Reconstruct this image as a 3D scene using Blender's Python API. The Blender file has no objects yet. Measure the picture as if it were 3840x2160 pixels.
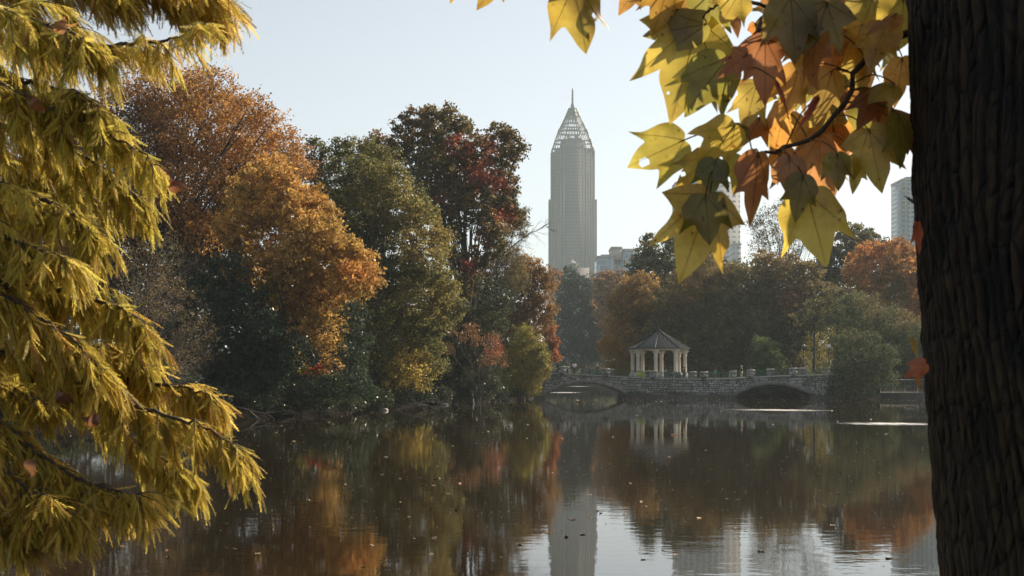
import bpy, math, random
import numpy as np
from mathutils import Vector, Matrix
from mathutils.geometry import delaunay_2d_cdt

SC = bpy.context.scene
COL = SC.collection
F, HX, HY, CZ = 5333.0, 1920.0, 1410.0, 3.0
Q = 3840 / 2576
rng = np.random.default_rng(7)
random.seed(7)
PI = math.pi

def W(px, py, Y):
    return np.array([(px - HX) / F * Y, Y, CZ - (py - HY) / F * Y])

# ---------------------------------------------------------------- materials
def newmat(name):
    m = bpy.data.materials.new(name); m.use_nodes = True
    nt = m.node_tree
    for n in list(nt.nodes): nt.nodes.remove(n)
    out = nt.nodes.new('ShaderNodeOutputMaterial')
    return m, nt, out

def N(nt, typ, **kw):
    n = nt.nodes.new(typ)
    for k, v in kw.items():
        if k in n.inputs: n.inputs[k].default_value = v
        else: setattr(n, k, v)
    return n

def L(nt, a, b): nt.links.new(a, b)

def ramp(nt, fac, stops):
    r = nt.nodes.new('ShaderNodeValToRGB'); L(nt, fac, r.inputs[0])
    e = r.color_ramp.elements
    while len(e) < len(stops): e.new(0.5)
    for i, (p, c) in enumerate(stops):
        e[i].position = p; e[i].color = (*c, 1) if len(c) == 3 else c
    return r.outputs[0]

def plain(name, col, rough=0.6, var=0.25, scale=3.0, bump=0.0, metallic=0.0, spec=0.5):
    m, nt, out = newmat(name)
    b = N(nt, 'ShaderNodeBsdfPrincipled', Roughness=rough, Metallic=metallic)
    b.inputs['Specular IOR Level'].default_value = spec
    tc = N(nt, 'ShaderNodeTexCoord')
    no = N(nt, 'ShaderNodeTexNoise', Scale=scale, Detail=6.0, Roughness=0.6)
    L(nt, tc.outputs['Object'], no.inputs['Vector'])
    c = ramp(nt, no.outputs['Fac'], [(0.3, tuple(x * (1 - var) for x in col)), (0.7, tuple(min(1, x * (1 + var)) for x in col))])
    L(nt, c, b.inputs['Base Color'])
    if bump:
        bp = N(nt, 'ShaderNodeBump', Strength=1.0, Distance=bump)
        L(nt, no.outputs['Fac'], bp.inputs['Height']); L(nt, bp.outputs[0], b.inputs['Normal'])
    L(nt, b.outputs[0], out.inputs[0])
    return m

def leafmat(name, transl=0.45, rough=0.45, gloss=0.06, spots=None, coat=False):
    m, nt, out = newmat(name)
    at = N(nt, 'ShaderNodeAttribute', attribute_name='Col')
    col = at.outputs['Color']
    if spots:
        tc = N(nt, 'ShaderNodeTexCoord')
        no = N(nt, 'ShaderNodeTexNoise', Scale=spots, Detail=5.0, Roughness=0.65)
        L(nt, tc.outputs['Object'], no.inputs['Vector'])
        f = ramp(nt, no.outputs['Fac'], [(0.35, (0.62, 0.5, 0.42)), (0.56, (1.0, 1.0, 1.0)), (0.75, (1.12, 1.12, 1.0))])
        mx = N(nt, 'ShaderNodeMix', data_type='RGBA', blend_type='MULTIPLY'); mx.inputs[0].default_value = 1.0
        L(nt, col, mx.inputs[6]); L(nt, f, mx.inputs[7]); col = mx.outputs[2]
        n2 = N(nt, 'ShaderNodeTexNoise', Scale=spots * 9, Detail=2.0)
        L(nt, tc.outputs['Object'], n2.inputs['Vector'])
        f2 = ramp(nt, n2.outputs['Fac'], [(0.27, (0.35, 0.2, 0.15)), (0.33, (1, 1, 1))])
        m2 = N(nt, 'ShaderNodeMix', data_type='RGBA', blend_type='MULTIPLY'); m2.inputs[0].default_value = 1.0
        L(nt, col, m2.inputs[6]); L(nt, f2, m2.inputs[7]); col = m2.outputs[2]
    d = N(nt, 'ShaderNodeBsdfDiffuse'); t = N(nt, 'ShaderNodeBsdfTranslucent')
    g = N(nt, 'ShaderNodeBsdfGlossy', Roughness=rough)
    g.inputs['Color'].default_value = (1, 1, 1, 1)
    L(nt, col, d.inputs['Color'])
    gm = N(nt, 'ShaderNodeGamma', Gamma=0.8); L(nt, col, gm.inputs[0]); L(nt, gm.outputs[0], t.inputs['Color'])
    m1 = N(nt, 'ShaderNodeMixShader'); m1.inputs[0].default_value = transl
    L(nt, d.outputs[0], m1.inputs[1]); L(nt, t.outputs[0], m1.inputs[2])
    m3 = N(nt, 'ShaderNodeMixShader'); m3.inputs[0].default_value = gloss
    L(nt, m1.outputs[0], m3.inputs[1]); L(nt, g.outputs[0], m3.inputs[2])
    L(nt, m3.outputs[0], out.inputs[0])
    return m

def grid_mat(name, wall, glass, su, sz, fu, fz, u0=0.0, rough=0.25, wallvar=0.1):
    """window grid worked out from object coordinates: bay width su, storey height sz, opening fractions fu, fz"""
    m, nt, out = newmat(name)
    tc = N(nt, 'ShaderNodeTexCoord'); s = N(nt, 'ShaderNodeSeparateXYZ'); L(nt, tc.outputs['Object'], s.inputs[0])
    add = N(nt, 'ShaderNodeMath', operation='ADD'); L(nt, s.outputs[0], add.inputs[0]); L(nt, s.outputs[1], add.inputs[1])
    def cell(src, size, frac):
        a = N(nt, 'ShaderNodeMath', operation='DIVIDE'); L(nt, src, a.inputs[0]); a.inputs[1].default_value = size
        f = N(nt, 'ShaderNodeMath', operation='FRACT'); L(nt, a.outputs[0], f.inputs[0])
        l = N(nt, 'ShaderNodeMath', operation='LESS_THAN'); L(nt, f.outputs[0], l.inputs[0]); l.inputs[1].default_value = frac
        fl = N(nt, 'ShaderNodeMath', operation='FLOOR'); L(nt, a.outputs[0], fl.inputs[0])
        return l.outputs[0], fl.outputs[0]
    a, ia = cell(add.outputs[0], su, fu); b, ib = cell(s.outputs[2], sz, fz)
    mu = N(nt, 'ShaderNodeMath', operation='MULTIPLY'); L(nt, a, mu.inputs[0]); L(nt, b, mu.inputs[1])
    cb = N(nt, 'ShaderNodeCombineXYZ'); L(nt, ia, cb.inputs[0]); L(nt, ib, cb.inputs[1])
    wn = N(nt, 'ShaderNodeTexWhiteNoise'); L(nt, cb.outputs[0], wn.inputs['Vector'])
    gc = ramp(nt, wn.outputs['Value'], [(0.0, tuple(x * 0.6 for x in glass)), (1.0, tuple(min(1, x * 1.5) for x in glass))])
    mx = N(nt, 'ShaderNodeMix', data_type='RGBA'); L(nt, mu.outputs[0], mx.inputs[0])
    mx.inputs[6].default_value = (*wall, 1); L(nt, gc, mx.inputs[7])
    rg = N(nt, 'ShaderNodeMapRange'); L(nt, mu.outputs[0], rg.inputs[0]); rg.inputs[3].default_value = 0.7; rg.inputs[4].default_value = rough
    p = N(nt, 'ShaderNodeBsdfPrincipled'); L(nt, mx.outputs[2], p.inputs['Base Color']); L(nt, rg.outputs[0], p.inputs['Roughness'])
    L(nt, p.outputs[0], out.inputs[0])
    return m

def stone_mat(name, c1, c2, mortar, bw=0.75, rh=0.42, dark=0.5):
    m, nt, out = newmat(name)
    tc = N(nt, 'ShaderNodeTexCoord'); s = N(nt, 'ShaderNodeSeparateXYZ'); L(nt, tc.outputs['Object'], s.inputs[0])
    add = N(nt, 'ShaderNodeMath', operation='ADD'); L(nt, s.outputs[0], add.inputs[0]); L(nt, s.outputs[1], add.inputs[1])
    cb = N(nt, 'ShaderNodeCombineXYZ'); L(nt, add.outputs[0], cb.inputs[0]); L(nt, s.outputs[2], cb.inputs[1])
    dn = N(nt, 'ShaderNodeTexNoise', Scale=0.9, Detail=2.0); L(nt, cb.outputs[0], dn.inputs['Vector'])
    vm = N(nt, 'ShaderNodeVectorMath', operation='SCALE'); L(nt, dn.outputs['Color'], vm.inputs[0]); vm.inputs['Scale'].default_value = 0.35
    va = N(nt, 'ShaderNodeVectorMath', operation='ADD'); L(nt, cb.outputs[0], va.inputs[0]); L(nt, vm.outputs[0], va.inputs[1])
    br = N(nt, 'ShaderNodeTexBrick', offset_frequency=2, squash_frequency=3, squash=1.7, offset=0.37)
    br.inputs['Scale'].default_value = 1.0; br.inputs['Brick Width'].default_value = bw; br.inputs['Row Height'].default_value = rh
    br.inputs['Mortar Size'].default_value = 0.035; br.inputs['Color1'].default_value = (*c1, 1); br.inputs['Color2'].default_value = (*c2, 1)
    br.inputs['Mortar'].default_value = (*mortar, 1); L(nt, va.outputs[0], br.inputs['Vector'])
    b2 = N(nt, 'ShaderNodeTexBrick', offset_frequency=3, squash_frequency=2, squash=.6, offset=0.6)
    b2.inputs['Scale'].default_value = 1.0; b2.inputs['Brick Width'].default_value = bw * .62; b2.inputs['Row Height'].default_value = rh * .66
    b2.inputs['Mortar Size'].default_value = 0.03; b2.inputs['Color1'].default_value = (*[x * .8 for x in c1], 1); b2.inputs['Color2'].default_value = (*[x * 1.1 for x in c2], 1)
    b2.inputs['Mortar'].default_value = (*mortar, 1); L(nt, va.outputs[0], b2.inputs['Vector'])
    mkn = N(nt, 'ShaderNodeTexVoronoi', Scale=0.8); L(nt, cb.outputs[0], mkn.inputs['Vector']); sx_ = N(nt, 'ShaderNodeSeparateColor'); L(nt, mkn.outputs['Color'], sx_.inputs[0])
    gt_ = N(nt, 'ShaderNodeMath', operation='GREATER_THAN'); L(nt, sx_.outputs[0], gt_.inputs[0]); gt_.inputs[1].default_value = .5
    bmx = N(nt, 'ShaderNodeMix', data_type='RGBA'); L(nt, gt_.outputs[0], bmx.inputs[0]); L(nt, br.outputs['Color'], bmx.inputs[6]); L(nt, b2.outputs['Color'], bmx.inputs[7])
    no = N(nt, 'ShaderNodeTexNoise', Scale=0.45, Detail=6.0, Roughness=0.7); L(nt, tc.outputs['Object'], no.inputs['Vector'])
    st = ramp(nt, no.outputs['Fac'], [(0.38, (dark, dark, dark * 0.95)), (0.6, (1.1, 1.1, 1.1))])
    mx = N(nt, 'ShaderNodeMix', data_type='RGBA', blend_type='MULTIPLY'); mx.inputs[0].default_value = 1.0
    L(nt, bmx.outputs[2], mx.inputs[6]); L(nt, st, mx.inputs[7])
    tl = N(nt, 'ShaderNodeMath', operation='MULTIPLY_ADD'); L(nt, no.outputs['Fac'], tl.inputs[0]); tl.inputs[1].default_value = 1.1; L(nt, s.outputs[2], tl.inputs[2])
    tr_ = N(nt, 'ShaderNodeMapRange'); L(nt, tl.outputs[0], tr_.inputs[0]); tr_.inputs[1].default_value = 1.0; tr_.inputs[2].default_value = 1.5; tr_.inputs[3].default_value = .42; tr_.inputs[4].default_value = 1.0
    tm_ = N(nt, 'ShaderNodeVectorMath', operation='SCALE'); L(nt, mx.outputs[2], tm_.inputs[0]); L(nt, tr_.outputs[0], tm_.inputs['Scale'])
    p = N(nt, 'ShaderNodeBsdfPrincipled', Roughness=0.85); L(nt, tm_.outputs[0], p.inputs['Base Color'])
    bp = N(nt, 'ShaderNodeBump', Strength=1.0, Distance=-0.05); L(nt, br.outputs['Fac'], bp.inputs['Height']); L(nt, bp.outputs[0], p.inputs['Normal'])
    L(nt, p.outputs[0], out.inputs[0])
    return m

M = {}
M['leaf'] = leafmat('foliage', 0.5, 0.4, 0.015)
M['glossleaf'] = leafmat('waxy_foliage', 0.35, 0.33, 0.02)
M['fardleaf'] = leafmat('soft_foliage', 0.5, 0.4, 0.04)
M['needle'] = leafmat('feathery_needles', 0.66, 0.5, 0.015)
M['bigleaf'] = leafmat('broad_leaf', 0.72, 0.4, 0.03, spots=9.0)
M['bark'] = plain('bark', (0.055, 0.045, 0.035), 0.9, 0.4, 6, 0.02)
M['greybark'] = plain('pale_grey_bark', (0.17, 0.15, 0.13), 0.8, 0.4, 5, 0.02)
M['twig'] = plain('twig_bark', (0.05, 0.032, 0.02), 0.8, 0.3, 40, 0.001)

# ---------------------------------------------------------------- mesh builder
ORG = {}
class MB:
    def __init__(s): s.V = []; s.Fc = []; s.Mi = []; s.C = []; s.n = 0; s.hascol = False
    def add(s, V, Fa, mat=0, col=None):
        V = np.asarray(V, float).reshape(-1, 3)
        if isinstance(Fa, np.ndarray): fs = [Fa]
        else:
            d = {}
            for f in Fa: d.setdefault(len(f), []).append(f)
            fs = [np.array(v) for v in d.values()]
        for f in fs:
            s.Fc.append(f + s.n); s.Mi.append(np.full(len(f), mat))
        s.V.append(V); s.n += len(V)
        if col is None: s.C.append(np.tile([.5, .5, .5], (len(V), 1)))
        else:
            s.hascol = True; col = np.asarray(col, float)
            s.C.append(np.tile(col, (len(V), 1)) if col.ndim == 1 else col)
        return s
    def box(s, x0, x1, y0, y1, z0, z1, mat=0):
        V = [(x, y, z) for z in (z0, z1) for y in (y0, y1) for x in (x0, x1)]
        return s.add(V, [(0, 2, 3, 1), (4, 5, 7, 6), (0, 1, 5, 4), (2, 6, 7, 3), (0, 4, 6, 2), (1, 3, 7, 5)], mat)
    def prism(s, pts, z0, z1, mat=0, top=None):
        n = len(pts); t = top or pts
        V = [(x, y, z0) for x, y in pts] + [(x, y, z1) for x, y in t]
        Fs = [(i, (i + 1) % n, n + (i + 1) % n, n + i) for i in range(n)] + [tuple(range(n - 1, -1, -1)), tuple(range(n, 2 * n))]
        return s.add(V, Fs, mat)
    def tube(s, P, R, sides=6, mat=0, col=None, cap=True):
        P = np.asarray(P, float); n = len(P)
        R = np.full(n, R) if np.isscalar(R) else np.asarray(R, float)
        T = np.gradient(P, axis=0); T /= np.linalg.norm(T, axis=1, keepdims=True) + 1e-9
        ref = np.array([0, 0, 1.0]) if abs(T[0][2]) < 0.9 else np.array([1.0, 0, 0])
        A = np.cross(T, ref); A /= np.linalg.norm(A, axis=1, keepdims=True) + 1e-9
        B = np.cross(T, A)
        an = np.arange(sides) * 2 * PI / sides
        V = P[:, None, :] + R[:, None, None] * (np.cos(an)[None, :, None] * A[:, None, :] + np.sin(an)[None, :, None] * B[:, None, :])
        i, j = np.meshgrid(np.arange(n - 1), np.arange(sides), indexing='ij'); i = i.ravel(); j = j.ravel(); k = (j + 1) % sides
        Fa = np.stack([i * sides + j, i * sides + k, (i + 1) * sides + k, (i + 1) * sides + j], 1)
        s.add(V.reshape(-1, 3), Fa, mat, col)
        if cap and sides > 2:
            b = s.n - n * sides
            s.Fc.append(np.array([[b + q for q in range(sides)], [b + (n - 1) * sides + q for q in range(sides - 1, -1, -1)]])); s.Mi.append(np.full(2, mat))
        return s
    def lathe(s, prof, c, sides=16, mat=0, ph=0.0):
        prof = np.asarray(prof, float); n = len(prof); an = np.arange(sides) * 2 * PI / sides + ph
        V = np.zeros((n, sides, 3)); V[:, :, 0] = prof[:, :1] * np.cos(an) + c[0]; V[:, :, 1] = prof[:, :1] * np.sin(an) + c[1]; V[:, :, 2] = prof[:, 1:2] + c[2]
        i, j = np.meshgrid(np.arange(n - 1), np.arange(sides), indexing='ij'); i = i.ravel(); j = j.ravel(); k = (j + 1) % sides
        return s.add(V.reshape(-1, 3), np.stack([i * sides + j, i * sides + k, (i + 1) * sides + k, (i + 1) * sides + j], 1), mat)
    def build(s, name, mats, parent=None, smooth=False, org=None):
        V = np.concatenate(s.V) if s.V else np.zeros((0, 3))
        o_ = np.array(org if org is not None else (ORG[parent.name] if parent is not None else (0, 0, 0)), float)
        V = V - o_
        me = bpy.data.meshes.new(name)
        me.vertices.add(len(V)); me.vertices.foreach_set('co', V.astype(np.float32).ravel())
        lv = np.concatenate([f.ravel() for f in s.Fc]); tot = np.concatenate([np.full(len(f), f.shape[1]) for f in s.Fc])
        me.loops.add(len(lv)); me.loops.foreach_set('vertex_index', lv.astype(np.int32))
        st = np.concatenate([[0], np.cumsum(tot)[:-1]])
        me.polygons.add(len(tot)); me.polygons.foreach_set('loop_start', st.astype(np.int32))
        me.polygons.foreach_set('material_index', np.concatenate(s.Mi).astype(np.int32))
        if smooth: me.polygons.foreach_set('use_smooth', np.ones(len(tot), bool))
        for m in (mats if isinstance(mats, (list, tuple)) else [mats]): me.materials.append(m)
        if s.hascol:
            a = me.color_attributes.new('Col', 'FLOAT_COLOR', 'POINT')
            C = np.concatenate(s.C); C = np.concatenate([C, np.ones((len(C), 1))], 1)
            a.data.foreach_set('color', C.astype(np.float32).ravel())
        me.update(calc_edges=True)
        o = bpy.data.objects.new(name, me); COL.objects.link(o)
        if parent is not None: o.parent = parent
        elif org is not None: o.location = tuple(o_)
        ORG[o.name] = o_
        return o

def tag(o, label=None, cat=None, group=None, kind=None):
    if label: o['label'] = label
    if cat: o['category'] = cat
    if group: o['group'] = group
    if kind: o['kind'] = kind
    return o

def thing(name, loc, label, cat, group=None):
    o = bpy.data.objects.new(name, None); COL.objects.link(o)
    o.location = tuple(float(v) for v in loc); o.empty_display_size = 0.2
    ORG[o.name] = np.array(loc, float)
    return tag(o, label, cat, group)

def relabel(o, label): o['label'] = label; return o

def copy_tree(o, parent=None):
    c = o.copy(); COL.objects.link(c)
    if parent is not None: c.parent = parent
    for ch in list(o.children): copy_tree(ch, c)
    return c

def sn(P, f, ph=0.0):
    x, y, z = P[..., 0] * f + ph, P[..., 1] * f + ph * 1.7, P[..., 2] * f - ph
    return (np.sin(x + 1.3 * np.sin(y * .8 + z)) + np.sin(y * 1.1 + 1.7 * np.sin(z * .9 + 1)) + np.sin(z * 1.2 + 1.5 * np.sin(x * .7 + 2))) / 3

# ---------------------------------------------------------------- camera, world, sun
cam = bpy.data.cameras.new('camera'); co = bpy.data.objects.new('camera', cam); COL.objects.link(co)
co.location = (0, 0, CZ); co.rotation_euler = (PI / 2, 0, 0)
cam.sensor_width = 36; cam.lens = F * 36 / 3840; cam.shift_y = (HY - 1080) / 3840
cam.clip_end = 20000; cam.clip_start = 0.05
cam.dof.use_dof = True; cam.dof.focus_distance = 60; cam.dof.aperture_fstop = 20
SC.camera = co

SUN_AZ, SUN_EL = math.radians(50), math.radians(30)      # azimuth right of the viewing direction
sd = Vector((math.sin(SUN_AZ) * math.cos(SUN_EL), math.cos(SUN_AZ) * math.cos(SUN_EL), math.sin(SUN_EL)))
sun = bpy.data.lights.new('sun', 'SUN'); so = bpy.data.objects.new('sun', sun); COL.objects.link(so)
sun.energy = 5.0; sun.angle = math.radians(0.55); sun.color = (1.0, 0.84, 0.62)
so.rotation_euler = (-sd).to_track_quat('-Z', 'Y').to_euler(); so.location = (100, 100, 200)

wd = bpy.data.worlds.new('World'); SC.world = wd; wd.use_nodes = True
nt = wd.node_tree
for n in list(nt.nodes): nt.nodes.remove(n)
sky = N(nt, 'ShaderNodeTexSky'); sky.sky_type = 'NISHITA'; sky.sun_disc = False
sky.sun_elevation = SUN_EL; sky.sun_rotation = SUN_AZ
sky.altitude = 300; sky.air_density = 1.0; sky.dust_density = 0.6; sky.ozone_density = 1.0
hs = N(nt, 'ShaderNodeHueSaturation'); hs.inputs['Saturation'].default_value = 0.42
bg = N(nt, 'ShaderNodeBackground'); bg.inputs[1].default_value = 0.084
wo = N(nt, 'ShaderNodeOutputWorld')
L(nt, sky.outputs[0], hs.inputs['Color']); L(nt, hs.outputs[0], bg.inputs[0]); L(nt, bg.outputs[0], wo.inputs[0])

vs = SC.view_settings; vs.view_transform = 'Standard'; vs.look = 'None'; vs.exposure = 0.78; vs.gamma = 1
cy = SC.cycles
cy.max_bounces = 6; cy.diffuse_bounces = 3; cy.glossy_bounces = 3; cy.transmission_bounces = 3; cy.transparent_max_bounces = 6
cy.volume_bounces = 0; cy.caustics_reflective = False; cy.caustics_refractive = False
cy.sample_clamp_indirect = 2.0; cy.sample_clamp_direct = 1.3
cy.use_denoising = True
try:
    cy.denoiser = 'OPENIMAGEDENOISE'; cy.denoising_input_passes = 'RGB_ALBEDO_NORMAL'
except Exception: pass

# ---------------------------------------------------------------- terrain and lake
LAKE = np.array([(-60, 30), (-45, 9), (0, 7), (60, 8), (100, 60), (98, 150), (64, 187), (41.5, 188), (42, 204), (58, 211),
                 (19, 211), (26, 300), (44, 455), (-14, 457), (-25, 330), (-6, 240), (0, 206), (3.3, 198), (-4, 176), (-10.4, 138),
                 (-15.5, 113), (-18.7, 94), (-27, 79), (-40, 60), (-60, 45)], float)
def sdist(X, Y):
    P = np.stack([X, Y], -1); d = np.full(X.shape, 1e9); ins = np.zeros(X.shape, bool)
    n = len(LAKE)
    for i in range(n):
        a, b = LAKE[i], LAKE[(i + 1) % n]; e = b - a
        w = P - a; t = np.clip((w @ e) / (e @ e), 0, 1)
        d = np.minimum(d, np.linalg.norm(w - t[..., None] * e, axis=-1))
        c = ((a[1] > Y) != (b[1] > Y)) & (X < (b[0] - a[0]) * (Y - a[1]) / (b[1] - a[1] + 1e-12) + a[0])
        ins ^= c
    return np.where(ins, -d, d)
def ground_z(X, Y):
    X = np.asarray(X, float); Y = np.asarray(Y, float); d = sdist(X, Y)
    dd = d + 0.8 * np.sin(X * .9) * np.sin(Y * .7)
    out = 1.5 * (1 - np.exp(-np.maximum(dd, 0) / 3.0)) + np.maximum(d - 8, 0) * 0.012
    out = out + np.clip((Y - 455) / 35, 0, 1) * 5.6 * (d > 0)
    out = np.where(Y < 60, np.minimum(out, 1.35), out)
    out = out + 0.12 * np.sin(X * .5 + np.sin(Y * .3)) * np.clip(dd, 0, 1)
    out = out + np.clip((Y - 700) / 900, 0, 1) * 14
    return np.where(dd > 0, out, np.maximum(-1.5, dd * 0.3))
def gz(x, y): return float(ground_z(np.array([x]), np.array([y]))[0])

xs = np.concatenate([np.linspace(-1400, -200, 14)[:-1], np.linspace(-200, -60, 30)[:-1], np.linspace(-60, 110, 230)[:-1], np.linspace(110, 300, 25)[:-1], np.linspace(300, 1400, 14)])
ys = np.concatenate([np.linspace(-300, -20, 12)[:-1], np.linspace(-20, 260, 330)[:-1], np.linspace(260, 560, 130)[:-1], np.linspace(560, 2600, 40)])
GX, GY = np.meshgrid(xs, ys, indexing='ij'); GZ = ground_z(GX, GY)
g = MB(); nx, ny = GX.shape
i, j = np.meshgrid(np.arange(nx - 1), np.arange(ny - 1), indexing='ij'); i = i.ravel(); j = j.ravel()
g.add(np.stack([GX, GY, GZ], -1).reshape(-1, 3), np.stack([i * ny + j, (i + 1) * ny + j, (i + 1) * ny + j + 1, i * ny + j + 1], 1))
m, nt, out = newmat('park_ground')
tc = N(nt, 'ShaderNodeTexCoord'); no = N(nt, 'ShaderNodeTexNoise', Scale=0.25, Detail=8.0, Roughness=0.7); L(nt, tc.outputs['Object'], no.inputs['Vector'])
n2 = N(nt, 'ShaderNodeTexNoise', Scale=4.0, Detail=6.0, Roughness=0.75); L(nt, tc.outputs['Object'], n2.inputs['Vector'])
ca = ramp(nt, n2.outputs['Fac'], [(0.3, (0.006, 0.005, 0.004)), (0.6, (0.014, 0.011, 0.007)), (0.8, (0.03, 0.02, 0.01))])
cb_ = ramp(nt, n2.outputs['Fac'], [(0.3, (0.02, 0.03, 0.01)), (0.7, (0.06, 0.06, 0.02))])
sp = N(nt, 'ShaderNodeSeparateXYZ'); L(nt, tc.outputs['Object'], sp.inputs[0])
mr = N(nt, 'ShaderNodeMapRange'); mr.inputs[1].default_value = 2.5; mr.inputs[2].default_value = 5.0; L(nt, sp.outputs[2], mr.inputs[0])
mx = N(nt, 'ShaderNodeMix', data_type='RGBA'); L(nt, mr.outputs[0], mx.inputs[0]); L(nt, ca, mx.inputs[6]); L(nt, cb_, mx.inputs[7])
b = N(nt, 'ShaderNodeBsdfPrincipled', Roughness=0.95); b.inputs['Specular IOR Level'].default_value = 0.04; L(nt, mx.outputs[2], b.inputs['Base Color'])
bp = N(nt, 'ShaderNodeBump', Strength=1.0, Distance=0.15); L(nt, n2.outputs['Fac'], bp.inputs['Height']); L(nt, bp.outputs[0], b.inputs['Normal'])
L(nt, b.outputs[0], out.inputs[0])
tag(g.build('ground', m), kind='structure')

# water
m, nt, out = newmat('lake_water')
tc = N(nt, 'ShaderNodeTexCoord')
b = N(nt, 'ShaderNodeBsdfPrincipled', Roughness=0.025, IOR=1.333); b.inputs['Base Color'].default_value = (0.022, 0.014, 0.006, 1)
def wnoise(scale, sx=1.0, detail=2.0):
    mp = N(nt, 'ShaderNodeMapping'); mp.inputs['Scale'].default_value = (sx, 1, 1); L(nt, tc.outputs['Object'], mp.inputs[0])
    q = N(nt, 'ShaderNodeTexNoise', Scale=scale, Detail=detail, Roughness=0.5); L(nt, mp.outputs[0], q.inputs['Vector']); return q.outputs['Fac']
w1 = wnoise(1.6, 0.75); w2 = wnoise(6.0, 0.6); mk = wnoise(0.12, 0.5)
mks = N(nt, 'ShaderNodeMapRange'); L(nt, mk, mks.inputs[0]); mks.inputs[1].default_value = 0.4; mks.inputs[2].default_value = 0.65; mks.inputs[3].default_value = 0.35; mks.inputs[4].default_value = 1.3
def mul(a, b_, k=None):
    q = N(nt, 'ShaderNodeMath', operation='MULTIPLY'); L(nt, a, q.inputs[0])
    if k is None: L(nt, b_, q.inputs[1])
    else: q.inputs[1].default_value = k
    return q.outputs[0]
ad = N(nt, 'ShaderNodeMath', operation='ADD'); L(nt, mul(w1, None, 1.0), ad.inputs[0]); L(nt, mul(w2, None, 0.28), ad.inputs[1])
# distance from the near bank: calmer far out under the lee of the bridge
spw = N(nt, 'ShaderNodeSeparateXYZ'); L(nt, tc.outputs['Object'], spw.inputs[0])
cal = N(nt, 'ShaderNodeMapRange'); L(nt, spw.outputs[1], cal.inputs[0]); cal.inputs[1].default_value = 20; cal.inputs[2].default_value = 110; cal.inputs[3].default_value = 1.0; cal.inputs[4].default_value = 0.3
h = mul(mul(ad.outputs[0], mks.outputs[0]), cal.outputs[0])
# wind-ruffled streaks; their glitter is painted into the colour below
def streak(cx, cy, hx, hy, slope=0.0):
    mp = N(nt, 'ShaderNodeMapping'); mp.vector_type = 'POINT'
    a = N(nt, 'ShaderNodeVectorMath', operation='SUBTRACT'); L(nt, tc.outputs['Object'], a.inputs[0]); a.inputs[1].default_value = (cx, cy, 0)
    d = N(nt, 'ShaderNodeVectorMath', operation='MULTIPLY'); L(nt, a.outputs[0], d.inputs[0]); d.inputs[1].default_value = (1 / hx, 1 / hy, 0)
    # sheared with slope
    s_ = N(nt, 'ShaderNodeSeparateXYZ'); L(nt, d.outputs[0], s_.inputs[0])
    q = N(nt, 'ShaderNodeMath', operation='MULTIPLY_ADD'); L(nt, s_.outputs[0], q.inputs[0]); q.inputs[1].default_value = slope; L(nt, s_.outputs[1], q.inputs[2])
    c = N(nt, 'ShaderNodeCombineXYZ'); L(nt, s_.outputs[0], c.inputs[0]); L(nt, q.outputs[0], c.inputs[1])
    ln = N(nt, 'ShaderNodeVectorMath', operation='LENGTH'); L(nt, c.outputs[0], ln.inputs[0])
    lt = N(nt, 'ShaderNodeMapRange'); L(nt, ln.outputs['Value'], lt.inputs[0]); lt.inputs[1].default_value = 1.0; lt.inputs[2].default_value = 0.1
    return lt.outputs[0]
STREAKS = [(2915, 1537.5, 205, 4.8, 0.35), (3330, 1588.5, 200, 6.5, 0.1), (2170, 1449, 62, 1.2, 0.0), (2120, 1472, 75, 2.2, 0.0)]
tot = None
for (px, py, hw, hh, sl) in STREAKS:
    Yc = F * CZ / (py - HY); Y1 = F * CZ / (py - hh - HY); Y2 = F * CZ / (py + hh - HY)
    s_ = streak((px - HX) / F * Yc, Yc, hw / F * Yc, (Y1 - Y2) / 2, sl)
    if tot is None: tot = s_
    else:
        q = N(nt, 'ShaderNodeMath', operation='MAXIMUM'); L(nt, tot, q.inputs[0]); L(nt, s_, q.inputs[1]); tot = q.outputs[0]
chop = wnoise(5.0, 1.0, 3.0)
hb = mul(mul(chop, tot), None, 60.0)
hh_ = N(nt, 'ShaderNodeMath', operation='ADD'); L(nt, h, hh_.inputs[0]); L(nt, hb, hh_.inputs[1])
bp = N(nt, 'ShaderNodeBump', Strength=1.0, Distance=0.0034); L(nt, hh_.outputs[0], bp.inputs['Height']); L(nt, bp.outputs[0], b.inputs['Normal'])
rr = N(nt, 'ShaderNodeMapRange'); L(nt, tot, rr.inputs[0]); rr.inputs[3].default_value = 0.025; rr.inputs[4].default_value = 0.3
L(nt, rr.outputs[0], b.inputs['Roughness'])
# sun glitter painted as a pale base colour along the streaks
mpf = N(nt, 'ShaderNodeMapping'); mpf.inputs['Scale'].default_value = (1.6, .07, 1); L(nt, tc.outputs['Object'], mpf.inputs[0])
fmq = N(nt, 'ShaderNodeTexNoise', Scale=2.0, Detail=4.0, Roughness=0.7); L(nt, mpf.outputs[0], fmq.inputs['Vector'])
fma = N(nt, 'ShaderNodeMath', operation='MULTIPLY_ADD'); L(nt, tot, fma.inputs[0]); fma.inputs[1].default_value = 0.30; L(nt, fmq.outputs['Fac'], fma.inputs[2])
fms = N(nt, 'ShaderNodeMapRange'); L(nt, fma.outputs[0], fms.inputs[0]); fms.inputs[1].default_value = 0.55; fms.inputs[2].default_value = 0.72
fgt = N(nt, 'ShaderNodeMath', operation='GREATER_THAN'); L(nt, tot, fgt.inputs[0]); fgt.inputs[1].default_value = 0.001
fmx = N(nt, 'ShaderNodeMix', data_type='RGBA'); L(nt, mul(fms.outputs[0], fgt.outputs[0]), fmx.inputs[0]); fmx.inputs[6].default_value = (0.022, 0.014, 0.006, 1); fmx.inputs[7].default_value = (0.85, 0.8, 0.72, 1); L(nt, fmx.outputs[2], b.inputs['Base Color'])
L(nt, b.outputs[0], out.inputs[0])
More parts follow.
